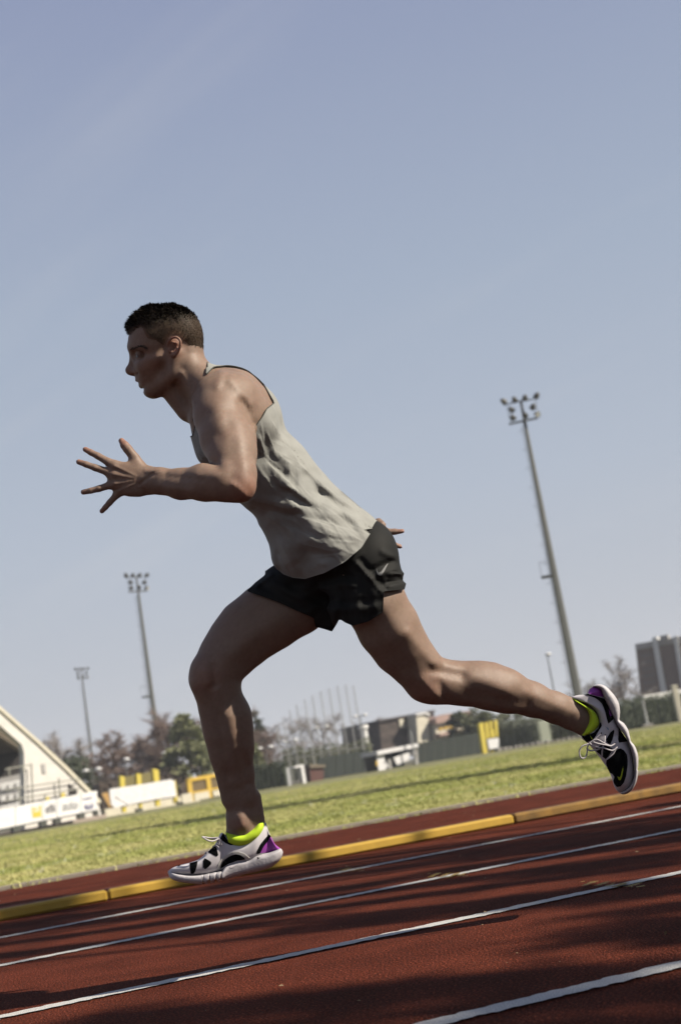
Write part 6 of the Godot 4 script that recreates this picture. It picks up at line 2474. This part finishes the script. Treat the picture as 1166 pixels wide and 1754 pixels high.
	part("roof_box", slab([1132, 1091, 1146, 1088, 1148, 1097, 1134, 1100], ab, 2.5, -1.0), M.plaster_grey, t)
	for k in 8:
		var y := 1122.0 + k * 11.5
		part("window_strip", slab([1098 + k * 1.6, y, 1117 + k * 1.8, y - 3.2, 1117.4 + k * 1.8, y + 1.2, 1098.4 + k * 1.6, y + 4.2], ab, 0.1, -1.53), M.brown_glass, t)
	plane_turn = 0.5


func right_side() -> void:
	hedge("pale grey green hedge under the rear calf", spot(852, 92), spot(935, 90), size(46, 91), 1.8, M.leaf_grey, 301, 5200)
	hedge("darker green hedge left of the raised shoe", spot(930, 94), spot(1015, 94), size(44, 94), 1.8, M.leaf_olive, 302, 4600)
	hedge("dark green hedge at the right edge behind the shoe", spot(1040, 90), spot(1230, 92), size(47, 91), 1.8, M.leaf_dark2, 303, 7000)
	var wb := spot(1135, 98)
	var t := thing("white_wall", "white topped wall above the right hand hedge", "wall", wb)
	part("wall", slab([1100, 1200, 1210, 1181, 1214, 1215, 1104, 1236], wb, 0.3), M.plaster_grey, t)
	part("coping", slab([1098, 1192, 1210, 1173, 1211, 1182, 1099, 1202], wb, 0.5, -0.03), M.plaster_white, t)
	var pb := spot(1106, 87)
	t = thing("fence_post", "slim grey post in front of the right hand hedge", "post", pb)
	part("pole", tube([Vector3.ZERO, Vector3(0, size(44, 87), 0)], [0.09, 0.08], 8), M.pole_pale, t)
	part("foot", box(0.7, 0.16, 0.5, 0.04), M.concrete, t)
	pb = spot(1163, 88)
	t = thing("gate_post", "wide beige post at the right edge of the hedge", "post", pb)
	part("pillar", box(size(9, 88), size(56, 88), 0.4, 0.03), M.plaster_cream, t)
	part("cap", box(size(10, 88), 0.12, 0.45, 0.03), M.plaster_cream, t, Vector3(0, size(56, 88), 0))
	# ground level clutter along the hedge foot
	var cb := spot(862, 88)
	t = thing("stone_kerb", "low pale stones along the hedge foot", "kerb", cb)
	rng.seed = 9
	for k in 16:
		var p := spot(853 + k * 9.0, 88.5) - cb
		var s := stl()
		box_to(s, Vector3.ZERO, Vector3(0.16, 0.10, 0.12) * rng.randf_range(0.7, 1.3), Basis(Vector3.UP, rng.randf() * 3.0), 0.05)
		part("stone", done(s), M.concrete, t, p + Vector3.UP * 0.06)


func shade_trees() -> void:
	# evergreens beside the track, outside the picture; their boughs lay soft streaks of shade along the sun over the lanes
	var names := ["evergreen beyond the right edge shading the nearest lanes", "evergreen beyond the right edge shading the middle lanes", "evergreen beyond the right edge shading the lanes by the kerb"]
	var a_dir := Vector3(sun_dir.x, 0, sun_dir.z).normalized()
	var across := Vector3(a_dir.z, 0, -a_dir.x)
	var boughs := [[], [], []]
	rng.seed = 66
	var s := 1.5
	while s < 8.2:
		var wide := rng.randf_range(0.10, 0.28) if s < 3.9 else rng.randf_range(0.07, 0.2)
		var k := 0 if s < 2.6 else (1 if s < 4.6 else 2)
		var cover := (0.86 if s < 2.7 else 0.78) if s < 3.9 else (0.62 if s < 5.0 else (0.5 if s < 6.3 else 0.1))
		var l := -0.68 * s - 0.5 - rng.randf() * 1.7 / cover
		var end := 1.2
		while l < end:
			var ln := rng.randf_range(0.9, 2.6)
			var gap := ln * (1.0 - cover) / cover * rng.randf_range(0.4, 1.6)
			var l0 := l
			# the runner himself stands in the sun
			var clear := -9.0
			if s > 2.45 and s <= 2.85:
				clear = -0.80
			elif s > 2.85 and s < 3.15:
				clear = -0.22
			elif s >= 3.15 and s < 4.0:
				clear = 0.42
			if clear > -1.0:
				l0 = maxf(l0, 0.945 * clear - 0.345 * (s - 0.326 * clear) + 0.12 * rng.randf())
			if l + ln > l0 + 0.2:
				boughs[k].append([l0, l + ln, s + rng.randf_range(-0.05, 0.05), wide])
			l += ln + gap
		s += wide * 1.1 + rng.randf_range(0.02, 0.13)
	for k in 3:
		var far: float = [10.0, 11.0, 12.5][k]
		var up := sun_dir * far
		var foot: Vector3 = a_dir * (up.x / a_dir.x + 3.0) + across * [1.4, 3.4, 6.4][k]
		foot.y = 0.0
		var top: float = up.y
		var t := thing("evergreen_tree", names[k], "tree", foot, 0.0, "evergreens beside the track")
		part("trunk", tube([Vector3(0, -0.2, 0), Vector3(0, top * 0.6, 0), Vector3(-0.3, top + 1.2, 0)], [0.22, 0.16, 0.05], 8), M.bark, t)
		var limbs := stl()
		var cr := stl()
		rng.seed = 60 + k
		for q in boughs[k]:
			var a: Vector3 = a_dir * q[0] + across * q[2] + up - foot
			var b: Vector3 = a_dir * q[1] + across * q[2] + up - foot
			a.y += rng.randf_range(-0.12, 0.12)
			tube_to(limbs, [Vector3(-0.15, top * 0.92, 0), b, a], [0.05, 0.025, 0.008], 5, false)
			var along := b - a
			for j in int(along.length() * q[3] * 5200.0) + 60:
				var f := rng.randf()
				f = clampf(f + rng.randfn() * 0.05, -0.1, 1.1)
				var p: Vector3 = a + along * f + Vector3(rng.randfn(), rng.randfn(), rng.randfn()) * q[3] * 0.36
				var d := Vector3(rng.randfn(), rng.randfn(), rng.randfn()).normalized()
				var sd := d.cross(Vector3(rng.randfn(), rng.randfn(), rng.randfn())).normalized()
				var z := rng.randf_range(0.04, 0.10)
				quad(cr, p - sd * z * 0.4, p + d * z * 0.5, p + d * z, p + sd * z * 0.4)
		part("limbs", done(limbs), M.bark, t)
		part("crown", done(cr), M.leaf_dark, t)
